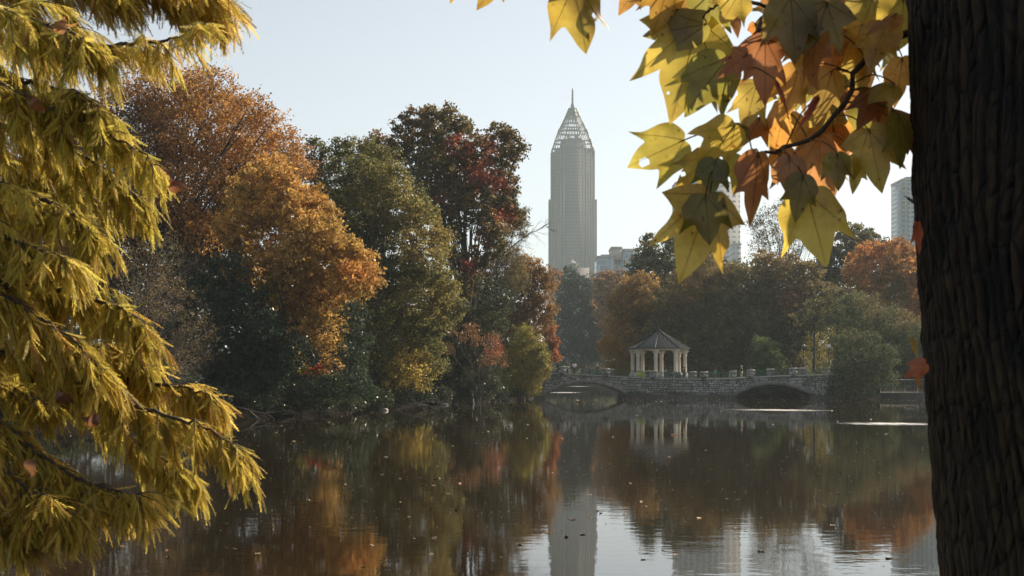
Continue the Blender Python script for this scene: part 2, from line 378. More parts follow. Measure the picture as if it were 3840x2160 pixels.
w = MB(); w.add([(-75, 0, 0), (115, 0, 0), (115, 460, 0), (-75, 460, 0)], [(0, 1, 2, 3)])
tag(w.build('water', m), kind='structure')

# haze
m, nt, out = newmat('air_haze')
pv = N(nt, 'ShaderNodeVolumePrincipled'); pv.inputs['Color'].default_value = (0.72, 0.86, 0.93, 1)
pv.inputs['Density'].default_value = 0.00017; pv.inputs['Anisotropy'].default_value = 0.25
L(nt, pv.outputs[0], out.inputs['Volume'])
HZ = MB().box(-1410, 1410, -310, 2610, -2.6, 372).build('haze', m)
tag(HZ, kind='stuff')

# ---------------------------------------------------------------- trees
def leaf_quads(mb, P, size, cols, mat=0, asp=0.55, up=0.0):
    n = len(P)
    a = rng.normal(size=(n, 3)); a[:, 2] += up; a /= np.linalg.norm(a, axis=1, keepdims=True)
    r = rng.normal(size=(n, 3)); t = np.cross(a, r); t /= np.linalg.norm(t, axis=1, keepdims=True) + 1e-9
    bb = np.cross(a, t)
    s = (size * rng.uniform(0.6, 1.35, n))[:, None]
    V = np.stack([P + t * s, P + bb * s * asp + a * s * .12, P - t * s * .9, P - bb * s * asp + a * s * .12], 1)
    mb.add(V.reshape(-1, 3), np.arange(4 * n).reshape(-1, 4), mat, np.repeat(cols, 4, axis=0))

def pal(*cs, f=0.35, var=0.22, ph=0.0):
    """colour function: blends the listed colours by smooth clumps, then varies each leaf"""
    cs = np.array(cs, float)
    def fn(P, leafP):
        t = (sn(P, f, ph) * .5 + .5) * 0.75 + rng.uniform(0, .25, len(P)); t = np.clip(t, 0, .9999) * (len(cs) - 1) if len(cs) > 1 else np.zeros(len(P))
        k = np.floor(t).astype(int); k = np.clip(k, 0, max(0, len(cs) - 2)); w = (t - k)[:, None]
        c = cs[k] * (1 - w) + cs[np.minimum(k + 1, len(cs) - 1)] * w
        return c
    fn.var = var
    return fn

def tree(name, label, cat, Y, base_px, blobs, palette, leaf=.13, lpc=12, spacing=.8, clr=.42, depth=.9, tr=.28, mat='leaf', bark='bark',
         twigs=14, group=None, rear=True, patches=(), squash=.7, low=None, asp=.55, lean=None, limb_r=.35, hang=0):
    """blobs: (px, py, radius px) lobes of the crown; patches: (px, py, r px, colour) where the foliage turned early or sunlight is painted into the leaves"""
    spacing *= .76; lpc = int(lpc * 1.6); clr *= .70; twigs = int(twigs * .8)
    leaf *= 1.3 if mat != 'glossleaf' else 1.1
    k = Y / F
    bx = (base_px - HX) * k; bz = gz(bx, Y) - 0.15
    root = thing(name, (bx, Y, bz), label, cat, group)
    cs = [np.array([(b[0] - HX) * k, Y, CZ - (b[1] - HY) * k]) for b in blobs]; rs = [b[2] * k for b in blobs]
    allx = [c[0] for c in cs]; half = max(2.0, (max(allx) - min(allx)) / 2 + np.mean(rs)) * depth
    cen = []
    for c, r in zip(cs, rs):
        off = rng.uniform(-.55, .35) * half * .6
        cen.append((c + np.array([0, off, 0]), r, 1.0))
        if rear:
            cen.append((c + np.array([rng.uniform(-.3, .3) * r, half * rng.uniform(.45, .95), rng.uniform(-.35, .05) * r]), r * .95, .55))
    lm = MB(); tm = MB(); nleaf = 0
    top = max(c[2] for c in cs); mx_ = float(np.average(allx, weights=rs)); tx = mx_ if lean is None else lean
    fork = np.array([bx * .6 + mx_ * .4, Y + .1 * half, bz + (top - bz) * .38])
    crown_c = np.array([mx_, Y + .15 * half, bz + (top - bz) * .85])
    tp = [np.array([bx, Y, bz - .4]), np.array([bx * .85 + fork[0] * .15, Y + .05, bz + (fork[2] - bz) * .4]), fork, fork * .45 + crown_c * .55, crown_c]
    tp = resample(tp, 14, .12)
    rad = np.linspace(tr, tr * .22, 14); rad[0] *= 1.5; rad[1] *= 1.15
    tm.tube(tp, rad, 8)
    for c, r, wgt in cen:
        n = max(5, int(4 * PI * r * r / spacing ** 2 * .55 * wgt))
        d = rng.normal(size=(n, 3)); d /= np.linalg.norm(d, axis=1, keepdims=True)
        lump = 1 + .2 * sn(c + d * 2.2, 1.4)
        rr = r * (0.35 + .68 * rng.uniform(0, 1, n) ** .45) * lump
        cl = c + d * rr[:, None] * np.array([1, 1, .92])
        g0 = ground_z(cl[:, 0], cl[:, 1]); lowz = np.maximum(g0, 0) + .25
        cl[:, 2] = np.maximum(cl[:, 2], lowz + rng.uniform(0, .6, n))
        base = palette(cl, None) * (1.35 if 200 < Y < 270 else 1.0)
        base = base * rng.uniform(.5, 1.45, (n, 1))
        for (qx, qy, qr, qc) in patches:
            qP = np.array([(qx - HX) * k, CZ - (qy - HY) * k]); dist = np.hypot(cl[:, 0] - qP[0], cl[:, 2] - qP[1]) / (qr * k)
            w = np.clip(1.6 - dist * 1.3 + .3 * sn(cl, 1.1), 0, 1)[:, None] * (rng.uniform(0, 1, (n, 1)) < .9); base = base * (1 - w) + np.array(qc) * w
        P = np.repeat(cl, lpc, axis=0); cz = clr * rng.uniform(.6, 1.3, (n, 1))
        off = rng.normal(size=(len(P), 3)) * np.repeat(cz, lpc, axis=0) * np.array([1, 1, squash])
        if hang: off[:, 2] -= np.abs(rng.normal(size=len(P))) * hang
        P = P + off
        colr = np.repeat(base, lpc, axis=0) * rng.uniform(1 - palette.var, 1 + palette.var, (len(P), 1))
        keep = P[:, 2] > .12
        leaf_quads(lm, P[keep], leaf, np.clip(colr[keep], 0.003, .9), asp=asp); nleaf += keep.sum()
        # limb to this lobe and twigs through it
        hfrac = np.clip((c[2] - bz) / (top - bz + .01) * .8 - .12, .05, .8); si = int(hfrac * 13); s0 = tp[si]
        mid = s0 * .45 + c * .55 + np.array([0, 0, -r * .15])
        lp = resample([s0, mid, c], 7, .1 * r)
        lr = max(.035, rad[si] * limb_r * min(1, r / 2.5)); tm.tube(lp, np.linspace(lr, lr * .35, 7), 5, cap=False)
        nt_ = int(twigs * wgt)
        if nt_:
            for q in rng.choice(n, min(n, nt_), replace=False):
                s1 = lp[rng.integers(3, 7)]; e = cl[q]
                tm.tube(resample([s1, s1 * .5 + e * .5 + rng.normal(size=3) * .12 * r, e], 5, .05 * r), np.linspace(lr * .3, .012, 5), 3, cap=False)
    lm.build('crown', M[mat], root); tm.build('trunk', M[bark], root, smooth=True)
    return root

def resample(P, n, jit=0.0):
    P = np.array(P, float); m_ = len(P)
    t = np.linspace(0, m_ - 1, n); out = []
    for x in t:
        i = min(int(x), m_ - 2); u = x - i
        p0 = P[max(i - 1, 0)]; p1 = P[i]; p2 = P[i + 1]; p3 = P[min(i + 2, m_ - 1)]
        out.append(.5 * ((2 * p1) + (-p0 + p2) * u + (2 * p0 - 5 * p1 + 4 * p2 - p3) * u * u + (-p0 + 3 * p1 - 3 * p2 + p3) * u ** 3))
    out = np.array(out)
    if jit: out[1:-1] += rng.normal(size=(n - 2, 3)) * jit * .35
    return out

def branchy(mb, s, d, ln, r, lev, spread=.5, up=.05, tips=None, n=5):
    """a bare limb that forks into twigs"""
    P = [s]; d = d / np.linalg.norm(d)
    for i in range(n):
        d = d + rng.normal(size=3) * .13 + np.array([0, 0, up]); d /= np.linalg.norm(d); P.append(P[-1] + d * ln / n)
    mb.tube(np.array(P), np.linspace(r, r * .5, n + 1), 5 if lev > 1 else 3, cap=False)
    if lev <= 0:
        if tips is not None: tips.append(P[-1])
        return
    for i in range(2 if lev > 2 else 3):
        j = rng.integers(2, n + 1); a = rng.normal(size=3); dd = d + a / np.linalg.norm(a) * spread * rng.uniform(.7, 1.4)
        branchy(mb, P[j], dd, ln * rng.uniform(.5, .8), r * .5, lev - 1, spread, up, tips, n)
    branchy(mb, P[-1], d, ln * .65, r * .5, lev - 1, spread, up, tips, n)

OR1, OR2, OR3 = (.42, .17, .03), (.50, .25, .045), (.30, .105, .025)
G1, G2, G3 = (.035, .05, .018), (.07, .09, .025), (.16, .15, .035)
DG = (.018, .032, .02)
# --- left bank, from the left edge towards the bridge
tree('russet_tree', 'tall russet tree with dense upswept bare branches, behind the feathery boughs', 'tree', 118, 520,
     [(470, 430, 140), (600, 360, 130), (730, 330, 100), (820, 345, 75), (880, 375, 45), (560, 560, 150), (720, 500, 140), (860, 500, 100), (950, 440, 75), (1020, 480, 75),
      (1085, 560, 65), (1110, 620, 45), (800, 640, 110), (640, 720, 140), (480, 760, 150), (950, 600, 95), (1040, 640, 70), (760, 800, 95), (880, 740, 80), (690, 880, 90), (800, 880, 80), (350, 600, 170), (200, 520, 190), (120, 800, 200), (380, 880, 150)],
     pal((.20, .095, .03), (.28, .125, .035), (.40, .19, .04), (.48, .25, .055), f=.45, var=.35), leaf=.10, lpc=10, spacing=.66, clr=.5, twigs=34, tr=.42, limb_r=.5, bark='bark',
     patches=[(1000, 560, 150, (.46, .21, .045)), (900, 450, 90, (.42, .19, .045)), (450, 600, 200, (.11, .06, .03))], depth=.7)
tree('golden_tree', 'bright golden orange tree leaning out over the left bank', 'tree', 108, 1010,
     [(980, 690, 75), (900, 730, 75), (1010, 620, 65), (880, 850, 80), (1060, 700, 65), (1140, 740, 80), (1190, 800, 70), (1080, 790, 90), (980, 800, 75), (1150, 880, 95), (1240, 900, 75), (1290, 950, 75), (1350, 990, 62), (1385, 1035, 42), (1210, 980, 100),
      (1310, 1050, 75), (1100, 980, 100), (1000, 940, 85), (1050, 1080, 90), (1180, 1090, 90), (1255, 1130, 60), (1130, 1170, 75), (1225, 1200, 55), (1160, 1260, 60), (1225, 1290, 42),
      (1235, 1350, 34), (1190, 1385, 26), (1255, 1385, 22), (920, 1020, 60), (1090, 1290, 45), (1120, 1370, 30)],
     pal((.26, .18, .05), (.44, .27, .06), (.54, .30, .07), (.44, .21, .055), f=.6, var=.35), leaf=.115, lpc=13, spacing=.62, clr=.3, twigs=9, tr=.3,
     patches=[(1180, 1375, 26, (.42, .05, .03)), (1030, 900, 40, (.45, .09, .03)), (1010, 1080, 60, (.26, .2, .035)), (1110, 1380, 40, (.28, .26, .05)), (1340, 1030, 50, (.56, .24, .05))])
tree('grey_willow', 'sparse greyish tan weeping shrub with thin pale twigs behind the feathery boughs', 'tree', 97, 470,
     [(560, 1040, 110), (650, 1130, 100), (720, 1240, 80), (620, 1300, 100), (500, 1220, 120), (700, 1360, 60), (560, 1420, 70), (420, 1330, 120), (640, 950, 80), (300, 1250, 140), (150, 1320, 140), (760, 1330, 40)],
     pal((.16, .12, .06), (.22, .15, .07), (.12, .11, .05), f=.5), leaf=.06, lpc=8, spacing=.62, clr=.4, twigs=30, tr=.22, bark='greybark', mat='glossleaf', limb_r=.5)
tree('magnolia', 'dark glossy evergreen magnolia full of white glints below the golden tree', 'tree', 103, 900,
     [(900, 1120, 95), (860, 1240, 100), (940, 1330, 90), (800, 1080, 80), (1000, 1230, 80), (1110, 1320, 80), (850, 1400, 80), (930, 1440, 70), (780, 1380, 70), (1000, 1410, 80), (860, 1000, 70), (1330, 1180, 50), (1350, 1280, 50), (1300, 1360, 60)],
     pal((.02, .035, .02), (.035, .05, .028), f=.5), leaf=.12, lpc=12, spacing=.7, clr=.38, twigs=6, tr=.25, mat='glossleaf')
tree('bank_shrub', 'low dark green shrub at the foot of the golden tree beside the water', 'shrub', 106, 1120,
     [(1080, 1450, 55), (1150, 1460, 50), (1220, 1450, 55), (1290, 1450, 60), (1340, 1420, 50), (1010, 1470, 45), (1370, 1460, 40)],
     pal((.025, .045, .025), (.05, .075, .04), f=.7), leaf=.09, lpc=12, spacing=.55, clr=.3, twigs=6, tr=.1, mat='glossleaf')
tree('olive_oak', 'big olive green oak between the golden tree and the red tree', 'tree', 131, 1400,
     [(1195, 570, 48), (1290, 560, 55), (1370, 565, 60), (1430, 600, 60), (1160, 640, 60), (1250, 670, 85), (1370, 680, 95), (1480, 690, 75), (1550, 740, 60), (1230, 790, 100), (1370, 800, 110), (1500, 800, 85), (1590, 820, 65), (1640, 890, 60),
      (1320, 930, 110), (1460, 930, 120), (1600, 980, 85), (1670, 1060, 62), (1700, 1150, 50), (1400, 1060, 110), (1540, 1100, 110), (1640, 1190, 70), (1360, 1200, 100), (1480, 1240, 100), (1590, 1290, 80), (1400, 1340, 90), (1500, 1390, 75), (1430, 1440, 60), (1570, 1420, 55), (1640, 1370, 40)],
     pal((.045, .055, .022), (.08, .088, .03), (.15, .14, .038), (.25, .20, .05), f=.4, var=.35), leaf=.11, lpc=13, spacing=.68, clr=.36, twigs=8, tr=.4,
     patches=[(1600, 900, 120, (.28, .21, .055)), (1620, 1120, 120, (.27, .22, .06)), (1540, 1400, 90, (.42, .30, .055)), (1300, 1000, 170, (.035, .045, .022))])  # the low golden patch paints sunlit foliage into the leaf colour
tree('rust_tree', 'small rust brown crown peeping over the top of the olive oak', 'tree', 158, 1400,
     [(1400, 515, 32), (1430, 535, 34), (1370, 550, 28), (1460, 560, 25), (1400, 600, 60), (1420, 680, 70), (1390, 780, 70)],
     pal((.12, .06, .025), (.17, .08, .03), f=.6), leaf=.13, lpc=10, spacing=.8, tr=.25, twigs=4)
tree('sweetgum', 'tall dark sweetgum with crimson patches on its right side', 'tree', 154, 1760,
     [(1510, 470, 38), (1560, 440, 42), (1620, 430, 48), (1690, 440, 45), (1740, 465, 40), (1500, 540, 50), (1590, 540, 80), (1690, 550, 80), (1790, 560, 70), (1860, 510, 48), (1910, 530, 42), (1950, 560, 26), (1900, 600, 40),
      (1610, 650, 90), (1740, 650, 85), (1840, 650, 60), (1900, 690, 45), (1650, 760, 85), (1780, 750, 85), (1880, 760, 55), (1700, 860, 55), (1840, 850, 60), (1930, 800, 40), (1680, 960, 50), (1790, 980, 55), (1640, 1060, 50), (1750, 1080, 50), (1860, 930, 40)],
     pal((.06, .06, .025), (.12, .09, .03), (.20, .12, .04), f=.55, var=.35), leaf=.14, lpc=13, spacing=.74, clr=.36, tr=.42, twigs=8, limb_r=.5,
     patches=[(1720, 560, 60, (.34, .09, .045)), (1800, 660, 60, (.36, .10, .05)), (1870, 690, 50, (.38, .09, .05)), (1890, 800, 40, (.34, .08, .04)), (1840, 560, 50, (.22, .07, .045)), (1660, 770, 40, (.24, .08, .04)), (1790, 900, 50, (.28, .10, .04)), (1760, 1000, 30, (.4, .08, .05)), (1560, 450, 60, (.17, .10, .04))])
tree('pine', 'brownish green pine with drooping boughs at the right edge of the sweetgum', 'tree', 166, 1850,
     [(1900, 790, 50), (1945, 800, 40), (1965, 835, 25), (1880, 860, 55), (1960, 870, 20), (1890, 960, 60), (1930, 970, 42), (1860, 1030, 70), (1940, 1050, 50), (1800, 1060, 80), (1830, 1150, 80), (1760, 1160, 80)],
     pal((.05, .055, .025), (.10, .08, .03), (.15, .10, .04), f=.6), leaf=.17, lpc=16, spacing=.85, clr=.36, tr=.3, twigs=8, asp=.14)
tree('dead_branch_tree', 'bare grey snag reaching right from the pine towards the skyscraper', 'tree', 164, 1790, [(1830, 1010, 25), (1800, 1060, 25)],
     pal((.1, .08, .04)), leaf=.07, lpc=3, spacing=.9, tr=.16, twigs=4, bark='greybark', rear=False)
tm = MB()
p0 = W(1835, 1000, 163)
main = resample([p0, W(1890, 950, 163), W(1945, 905, 163.5), W(1985, 878, 163.5), W(2025, 860, 163), W(2058, 838, 163)], 12, .08)
tm.tube(main, np.linspace(.10, .02, 12), 5)
for i in range(3, 11):
    for s_ in range(3): branchy(tm, main[i], np.array([1, rng.normal() * .6, rng.choice([-.7, .6, .9])]), rng.uniform(.7, 1.7), .025, 1, .5, 0)
snag = bpy.data.objects['dead_branch_tree']; tm.build('branch', M['greybark'], snag)
tree('understory_tree', 'dark evergreen understory tree under the sweetgum', 'tree', 150, 1700,
     [(1700, 1180, 80), (1640, 1260, 70), (1740, 1290, 85), (1680, 1380, 75), (1780, 1360, 80), (1720, 1440, 60), (1820, 1440, 55), (1640, 1440, 50), (1830, 1220, 80), (1860, 1110, 70)],
     pal((.03, .04, .022), (.06, .065, .03), f=.6), leaf=.12, lpc=12, spacing=.7, clr=.36, mat='glossleaf', tr=.2, twigs=5)
tree('dogwood', 'small pinkish red shrub lit by the sun midway along the left bank', 'shrub', 141, 1800,
     [(1690, 1240, 22), (1735, 1262, 20), (1680, 1310, 24), (1850, 1270, 26), (1860, 1310, 35), (1830, 1340, 32), (1880, 1350, 25), (1770, 1230, 30), (1790, 1270, 28)],
     pal((.20, .13, .05), (.28, .13, .055), (.16, .13, .05), f=1.0), leaf=.09, lpc=6, spacing=.5, clr=.26, mat='glossleaf', tr=.09, twigs=8, patches=[(1855, 1300, 45, (.36, .11, .06))])
tree('cypress', 'rust brown cypress next to the left end of the bridge', 'tree', 181, 1960,
     [(1960, 985, 40), (2005, 990, 38), (2045, 1020, 30), (1930, 1040, 55), (2010, 1060, 55), (2060, 1070, 24), (1960, 1120, 65), (2040, 1130, 38), (2072, 1150, 20), (1990, 1190, 60), (2050, 1200, 28), (1920, 1180, 60), (1990, 1270, 50), (1930, 1270, 60)],
     pal((.14, .07, .025), (.22, .115, .035), (.28, .15, .045), f=.7), leaf=.13, lpc=15, spacing=.75, clr=.36, tr=.3, twigs=6, hang=.25, asp=.4)
tree('yellow_green_tree', 'yellow green shrubby tree over the water at the left end of the bridge', 'tree', 175, 1950,
     [(1960, 1250, 45), (2000, 1290, 45), (2035, 1330, 35), (2015, 1370, 40), (1965, 1340, 55), (1910, 1330, 55), (2030, 1400, 28), (1970, 1410, 50), (2000, 1445, 32), (1900, 1410, 50), (1940, 1450, 45), (1870, 1450, 45), (2050, 1370, 22)],
     pal((.13, .13, .03), (.24, .21, .04), (.32, .24, .05), f=.8), leaf=.11, lpc=14, spacing=.62, clr=.32, mat='glossleaf', tr=.2, twigs=6, hang=.2)
tree('red_maple', 'slim brick red tree squeezed between the yellow green tree and the bridge', 'tree', 192, 2035,
     [(2050, 1195, 20), (2062, 1235, 24), (2078, 1280, 22), (2060, 1290, 26), (2075, 1320, 22), (2055, 1345, 22), (2088, 1340, 14), (2045, 1240, 20)],
     pal((.32, .10, .04), (.38, .15, .055), f=.8), leaf=.12, lpc=12, spacing=.6, clr=.3, tr=.12, twigs=5)
# dark wood that closes the view behind the left bank
for q, (px, py, r, Y) in enumerate([(200, 900, 260, 175), (620, 980, 250, 180), (960, 1130, 190, 185), (1250, 1120, 200, 190), (1560, 1150, 190, 195), (1780, 1190, 150, 205)]):
    labs = ['dark background tree at the far left behind the feathery boughs and the grey shrub', 'dark background tree behind the russet tree', 'dark background tree behind the magnolia',
            'dark background tree behind the left half of the olive oak', 'dark background tree behind the right half of the olive oak', 'dark background tree behind the sweetgum and pine']
    tree('background_tree', labs[q], 'tree', Y, px, [(px, py, r * .7), (px - r * .5, py + 100, r * .6), (px + r * .5, py + 110, r * .6), (px, py + 240, r * .7), (px + r * .4, py + 280, r * .5), (px - r * .45, py + 290, r * .5)],
         pal((.03, .035, .018), (.06, .06, .025), f=.3), leaf=.3, lpc=10, spacing=1.5, clr=.8, tr=.4, twigs=3, rear=False, group='dark trees behind the left bank')

# --- behind the bridge
tree('holly', 'tall blue green holly with small white glints left of the pavilion across the far water', 'tree', 468, 2180,
     [(2130, 1044, 42), (2180, 1074, 50), (2110, 1094, 50), (2225, 1124, 50), (2160, 1154, 70), (2240, 1184, 55), (2100, 1184, 55), (2270, 1234, 50), (2190, 1244, 75), (2110, 1274, 60), (2260, 1304, 55), (2180, 1324, 55), (2110, 1344, 35), (2240, 1344, 38)],
     pal((.025, .042, .03), (.04, .055, .035), f=.3), leaf=.32, lpc=12, spacing=1.7, clr=.9, mat='glossleaf', tr=.5, twigs=4, depth=.5)
tree('copper_tree', 'copper brown tree in the gap below the skyscraper and the office block', 'tree', 440, 2330,
     [(2080, 1038, 30), (2250, 1048, 30), (2290, 1043, 34), (2340, 1048, 38), (2390, 1048, 40), (2430, 1068, 40), (2280, 1108, 50), (2350, 1118, 60), (2420, 1138, 60), (2300, 1188, 60), (2370, 1218, 70), (2310, 1278, 60), (2380, 1318, 60)],
     pal((.15, .085, .035), (.24, .12, .04), (.28, .15, .05), f=.25), leaf=.3, lpc=12, spacing=1.6, clr=.85, tr=.5, twigs=4, depth=.5)
tree('dark_oak', 'dark green oak whose pointed top rises left of the big yellow leaf', 'tree', 252, 2500,
     [(2428, 895, 24), (2420, 935, 34), (2460, 960, 45), (2520, 915, 38), (2560, 940, 45), (2620, 930, 45), (2660, 960, 45), (2400, 1000, 45), (2490, 1030, 75), (2600, 1030, 75), (2690, 1030, 60), (2440, 1100, 70), (2550, 1120, 80), (2660, 1120, 80)],
     pal((.03, .042, .02), (.06, .06, .025), (.09, .07, .03), f=.4), leaf=.2, lpc=12, spacing=1.05, clr=.5, tr=.4, twigs=6, patches=[(2440, 1060, 60, (.17, .10, .035))])
tree('bronze_cypress', 'bronze cypress with golden low boughs just left of the pavilion', 'tree', 236, 2400,
     [(2360, 1080, 48), (2410, 1060, 50), (2320, 1130, 48), (2390, 1150, 70), (2460, 1150, 60), (2310, 1200, 42), (2370, 1230, 60), (2285, 1275, 28), (2258, 1292, 18), (2310, 1295, 36), (2280, 1315, 25), (2350, 1310, 45), (2290, 1370, 24), (2320, 1370, 34), (2370, 1370, 45), (2430, 1300, 60), (2430, 1380, 40), (2330, 1400, 26), (2460, 1230, 60)],
     pal((.15, .09, .03), (.24, .14, .04), (.33, .19, .045), f=.5), leaf=.16, lpc=15, spacing=.85, clr=.42, tr=.35, twigs=6, hang=.25, asp=.4,
     patches=[(2290, 1290, 50, (.42, .22, .045)), (2340, 1390, 50, (.42, .26, .045)), (2430, 1200, 60, (.10, .075, .03))])
tree('pavilion_cypress', 'broad dark olive cypress rising directly behind the pavilion roof', 'tree', 228, 2620,
     [(2640, 1010, 55), (2570, 1060, 60), (2700, 1060, 65), (2760, 1010, 45), (2500, 1130, 60), (2600, 1150, 85), (2720, 1160, 85), (2480, 1230, 60), (2570, 1260, 85), (2690, 1270, 90), (2790, 1130, 60), (2800, 1240, 70), (2520, 1340, 70), (2630, 1360, 70), (2730, 1360, 70), (2820, 1350, 60)],
     pal((.05, .052, .022), (.09, .075, .028), (.15, .11, .04), f=.4), leaf=.17, lpc=15, spacing=.9, clr=.45, tr=.4, twigs=6, hang=.2, asp=.4, patches=[(2620, 1010, 90, (.20, .13, .045)), (2550, 1100, 50, (.22, .14, .05))])
tree('locust', 'thin leaved tree with fine open twigs between the two big yellow leaves', 'tree', 262, 2960,
     [(2820, 830, 32), (2850, 800, 36), (2900, 790, 40), (2870, 860, 50), (2960, 770, 50), (3040, 740, 34), (3090, 735, 26), (3120, 760, 20), (2940, 860, 50), (3020, 830, 50), (2850, 930, 45), (2920, 940, 50), (2990, 920, 50), (3080, 830, 35)],
     pal((.06, .055, .025), (.10, .07, .03), f=.5), leaf=.12, lpc=6, spacing=1.2, clr=.55, tr=.3, twigs=26, limb_r=.5)
tree('far_oak', 'dark oak right of the locust with a rounded top', 'tree', 256, 3200,
     [(3170, 860, 32), (3215, 870, 36), (3255, 900, 36), (3300, 920, 30), (3160, 930, 50), (3230, 960, 55), (3110, 960, 45), (3090, 1010, 50), (3150, 1040, 60), (3310, 960, 30)],
     pal((.045, .05, .022), (.08, .07, .03), (.12, .085, .035), f=.4), leaf=.19, lpc=12, spacing=1.05, clr=.5, tr=.35, twigs=6)
tree('orange_maple', 'orange maple at the far right just below the glass tower', 'tree', 240, 3360,
     [(3230, 950, 36), (3275, 930, 36), (3320, 945, 40), (3375, 925, 36), (3420, 950, 40), (3465, 985, 38), (3210, 1010, 42), (3280, 1010, 55), (3370, 1020, 65), (3450, 1050, 55), (3240, 1080, 50), (3330, 1100, 70), (3430, 1130, 65), (3500, 1060, 50), (3490, 1150, 50)],
     pal((.20, .11, .035), (.34, .16, .04), (.42, .17, .045), f=.5), leaf=.18, lpc=13, spacing=.95, clr=.45, tr=.35, twigs=6, patches=[(3250, 960, 60, (.48, .18, .05)), (3340, 1100, 60, (.15, .12, .035))])
tree('brown_oak', 'brownish green oak behind the middle of the bridge to the right of the pavilion', 'tree', 231, 2930,
     [(2880, 990, 55), (2960, 1000, 60), (3040, 1010, 50), (2840, 1070, 60), (2930, 1090, 75), (3030, 1100, 70), (2860, 1170, 75), (2960, 1190, 80), (3060, 1180, 55), (2870, 1270, 75), (2950, 1290, 60), (2890, 1360, 65), (2830, 1330, 50), (2970, 1380, 40), (3110, 1110, 50)],
     pal((.05, .052, .022), (.10, .08, .03), (.17, .11, .04), f=.45), leaf=.17, lpc=13, spacing=.92, clr=.45, tr=.35, twigs=8, patches=[(2900, 980, 80, (.21, .14, .05)), (2960, 1130, 50, (.24, .12, .05))])
tree('sunlit_tree', 'small yellow green tree glowing in the sun behind the lamp posts', 'tree', 262, 3070,
     [(3040, 1250, 45), (3100, 1260, 45), (3000, 1310, 40), (3060, 1320, 45), (3120, 1330, 40), (3030, 1370, 35), (3090, 1380, 35), (3130, 1230, 35), (3160, 1290, 35), (3100, 1190, 45)],
     pal((.22, .20, .04), (.32, .26, .06), f=.6), leaf=.13, lpc=7, spacing=.85, clr=.45, tr=.16, twigs=8, mat='glossleaf', rear=False)
tree('bridge_bush', 'leafy bright green bush standing behind the bridge right of the pavilion', 'shrub', 214, 2870,
     [(2860, 1290, 34), (2890, 1320, 40), (2850, 1345, 40), (2900, 1370, 38), (2860, 1395, 34), (2920, 1350, 25)],
     pal((.05, .085, .03), (.08, .11, .035), f=.7), leaf=.11, lpc=13, spacing=.65, clr=.32, tr=.1, twigs=4)
tree('weeping_tree', 'wide dark green tree drooping to the water at the right end of the bridge', 'tree', 203, 3250,
     [(3190, 1130, 50), (3180, 1210, 60), (3260, 1150, 65), (3270, 1230, 80), (3360, 1210, 80), (3180, 1300, 60), (3270, 1320, 85), (3370, 1310, 80), (3150, 1380, 48), (3220, 1400, 65), (3140, 1440, 36), (3200, 1460, 45), (3265, 1445, 50), (3450, 1250, 70), (3460, 1340, 60), (3310, 1410, 42), (3300, 1460, 26), (3540, 1300, 90), (3400, 1370, 40)],
     pal((.035, .052, .024), (.055, .07, .03), (.085, .085, .035), f=.5), leaf=.12, lpc=14, spacing=.78, clr=.38, tr=.35, twigs=5, hang=.35, asp=.4, patches=[(3260, 1150, 60, (.12, .10, .04)), (3400, 1190, 60, (.13, .10, .04))])
tree('slim_tree', 'slim crooked dark trunk between the two lamp posts', 'tree', 216, 3052, [(3060, 1150, 45), (3020, 1190, 40), (3090, 1200, 40)],
     pal((.05, .055, .022), (.1, .08, .03), f=.5), leaf=.15, lpc=10, spacing=.95, tr=.28, twigs=6)
tree('forked_tree', 'forked dark trunk just right of the white globe lamp', 'tree', 213, 3133, [(3130, 1120, 45), (3170, 1170, 45), (3120, 1190, 30), (3180, 1240, 30)],
     pal((.05, .055, .022), (.1, .08, .03), f=.5), leaf=.15, lpc=10, spacing=.95, tr=.4, twigs=6)
for q, (px, py, r, Y) in enumerate([(3070, 1110, 150, 335), (2560, 1080, 160, 330), (2800, 1090, 160, 335), (3330, 1100, 170, 330), (3560, 1080, 170, 300)]):
    labs = ['dark background tree behind the sunlit tree and the lamps', 'dark background tree behind the dark oak and pavilion', 'dark background tree behind the middle of the bridge', 'dark background tree behind the orange maple', 'dark background tree at the far right behind the trunk']
    tree('background_tree', labs[q], 'tree', Y, px, [(px, py, r * .7), (px - r * .5, py + 60, r * .6), (px + r * .5, py + 60, r * .6), (px, py + 160, r * .7), (px + r * .4, py + 200, r * .5), (px - r * .45, py + 200, r * .5)],
         pal((.035, .04, .02), (.07, .065, .03), f=.25), leaf=.34, lpc=9, spacing=1.8, clr=.9, tr=.4, twigs=3, rear=False, group='dark trees behind the bridge')

for q, (px, py, r, Y) in enumerate([(3760, 1040, 170, 290), (4050, 1000, 190, 260), (4400, 980, 220, 240)]):
    tree('background_tree', ['dark background tree at the far right, first beyond the big trunk', 'dark background tree at the far right, second beyond the big trunk', 'dark background tree at the far right, third beyond the big trunk'][q], 'tree', Y, px, [(px, py, r * .7), (px - r * .5, py + 100, r * .6), (px + r * .5, py + 110, r * .6), (px, py + 240, r * .7)],
         pal((.05, .05, .02), (.14, .09, .03), f=.3), leaf=.3, lpc=9, spacing=1.6, clr=.8, tr=.4, twigs=3, rear=False, group='dark trees behind the bridge')
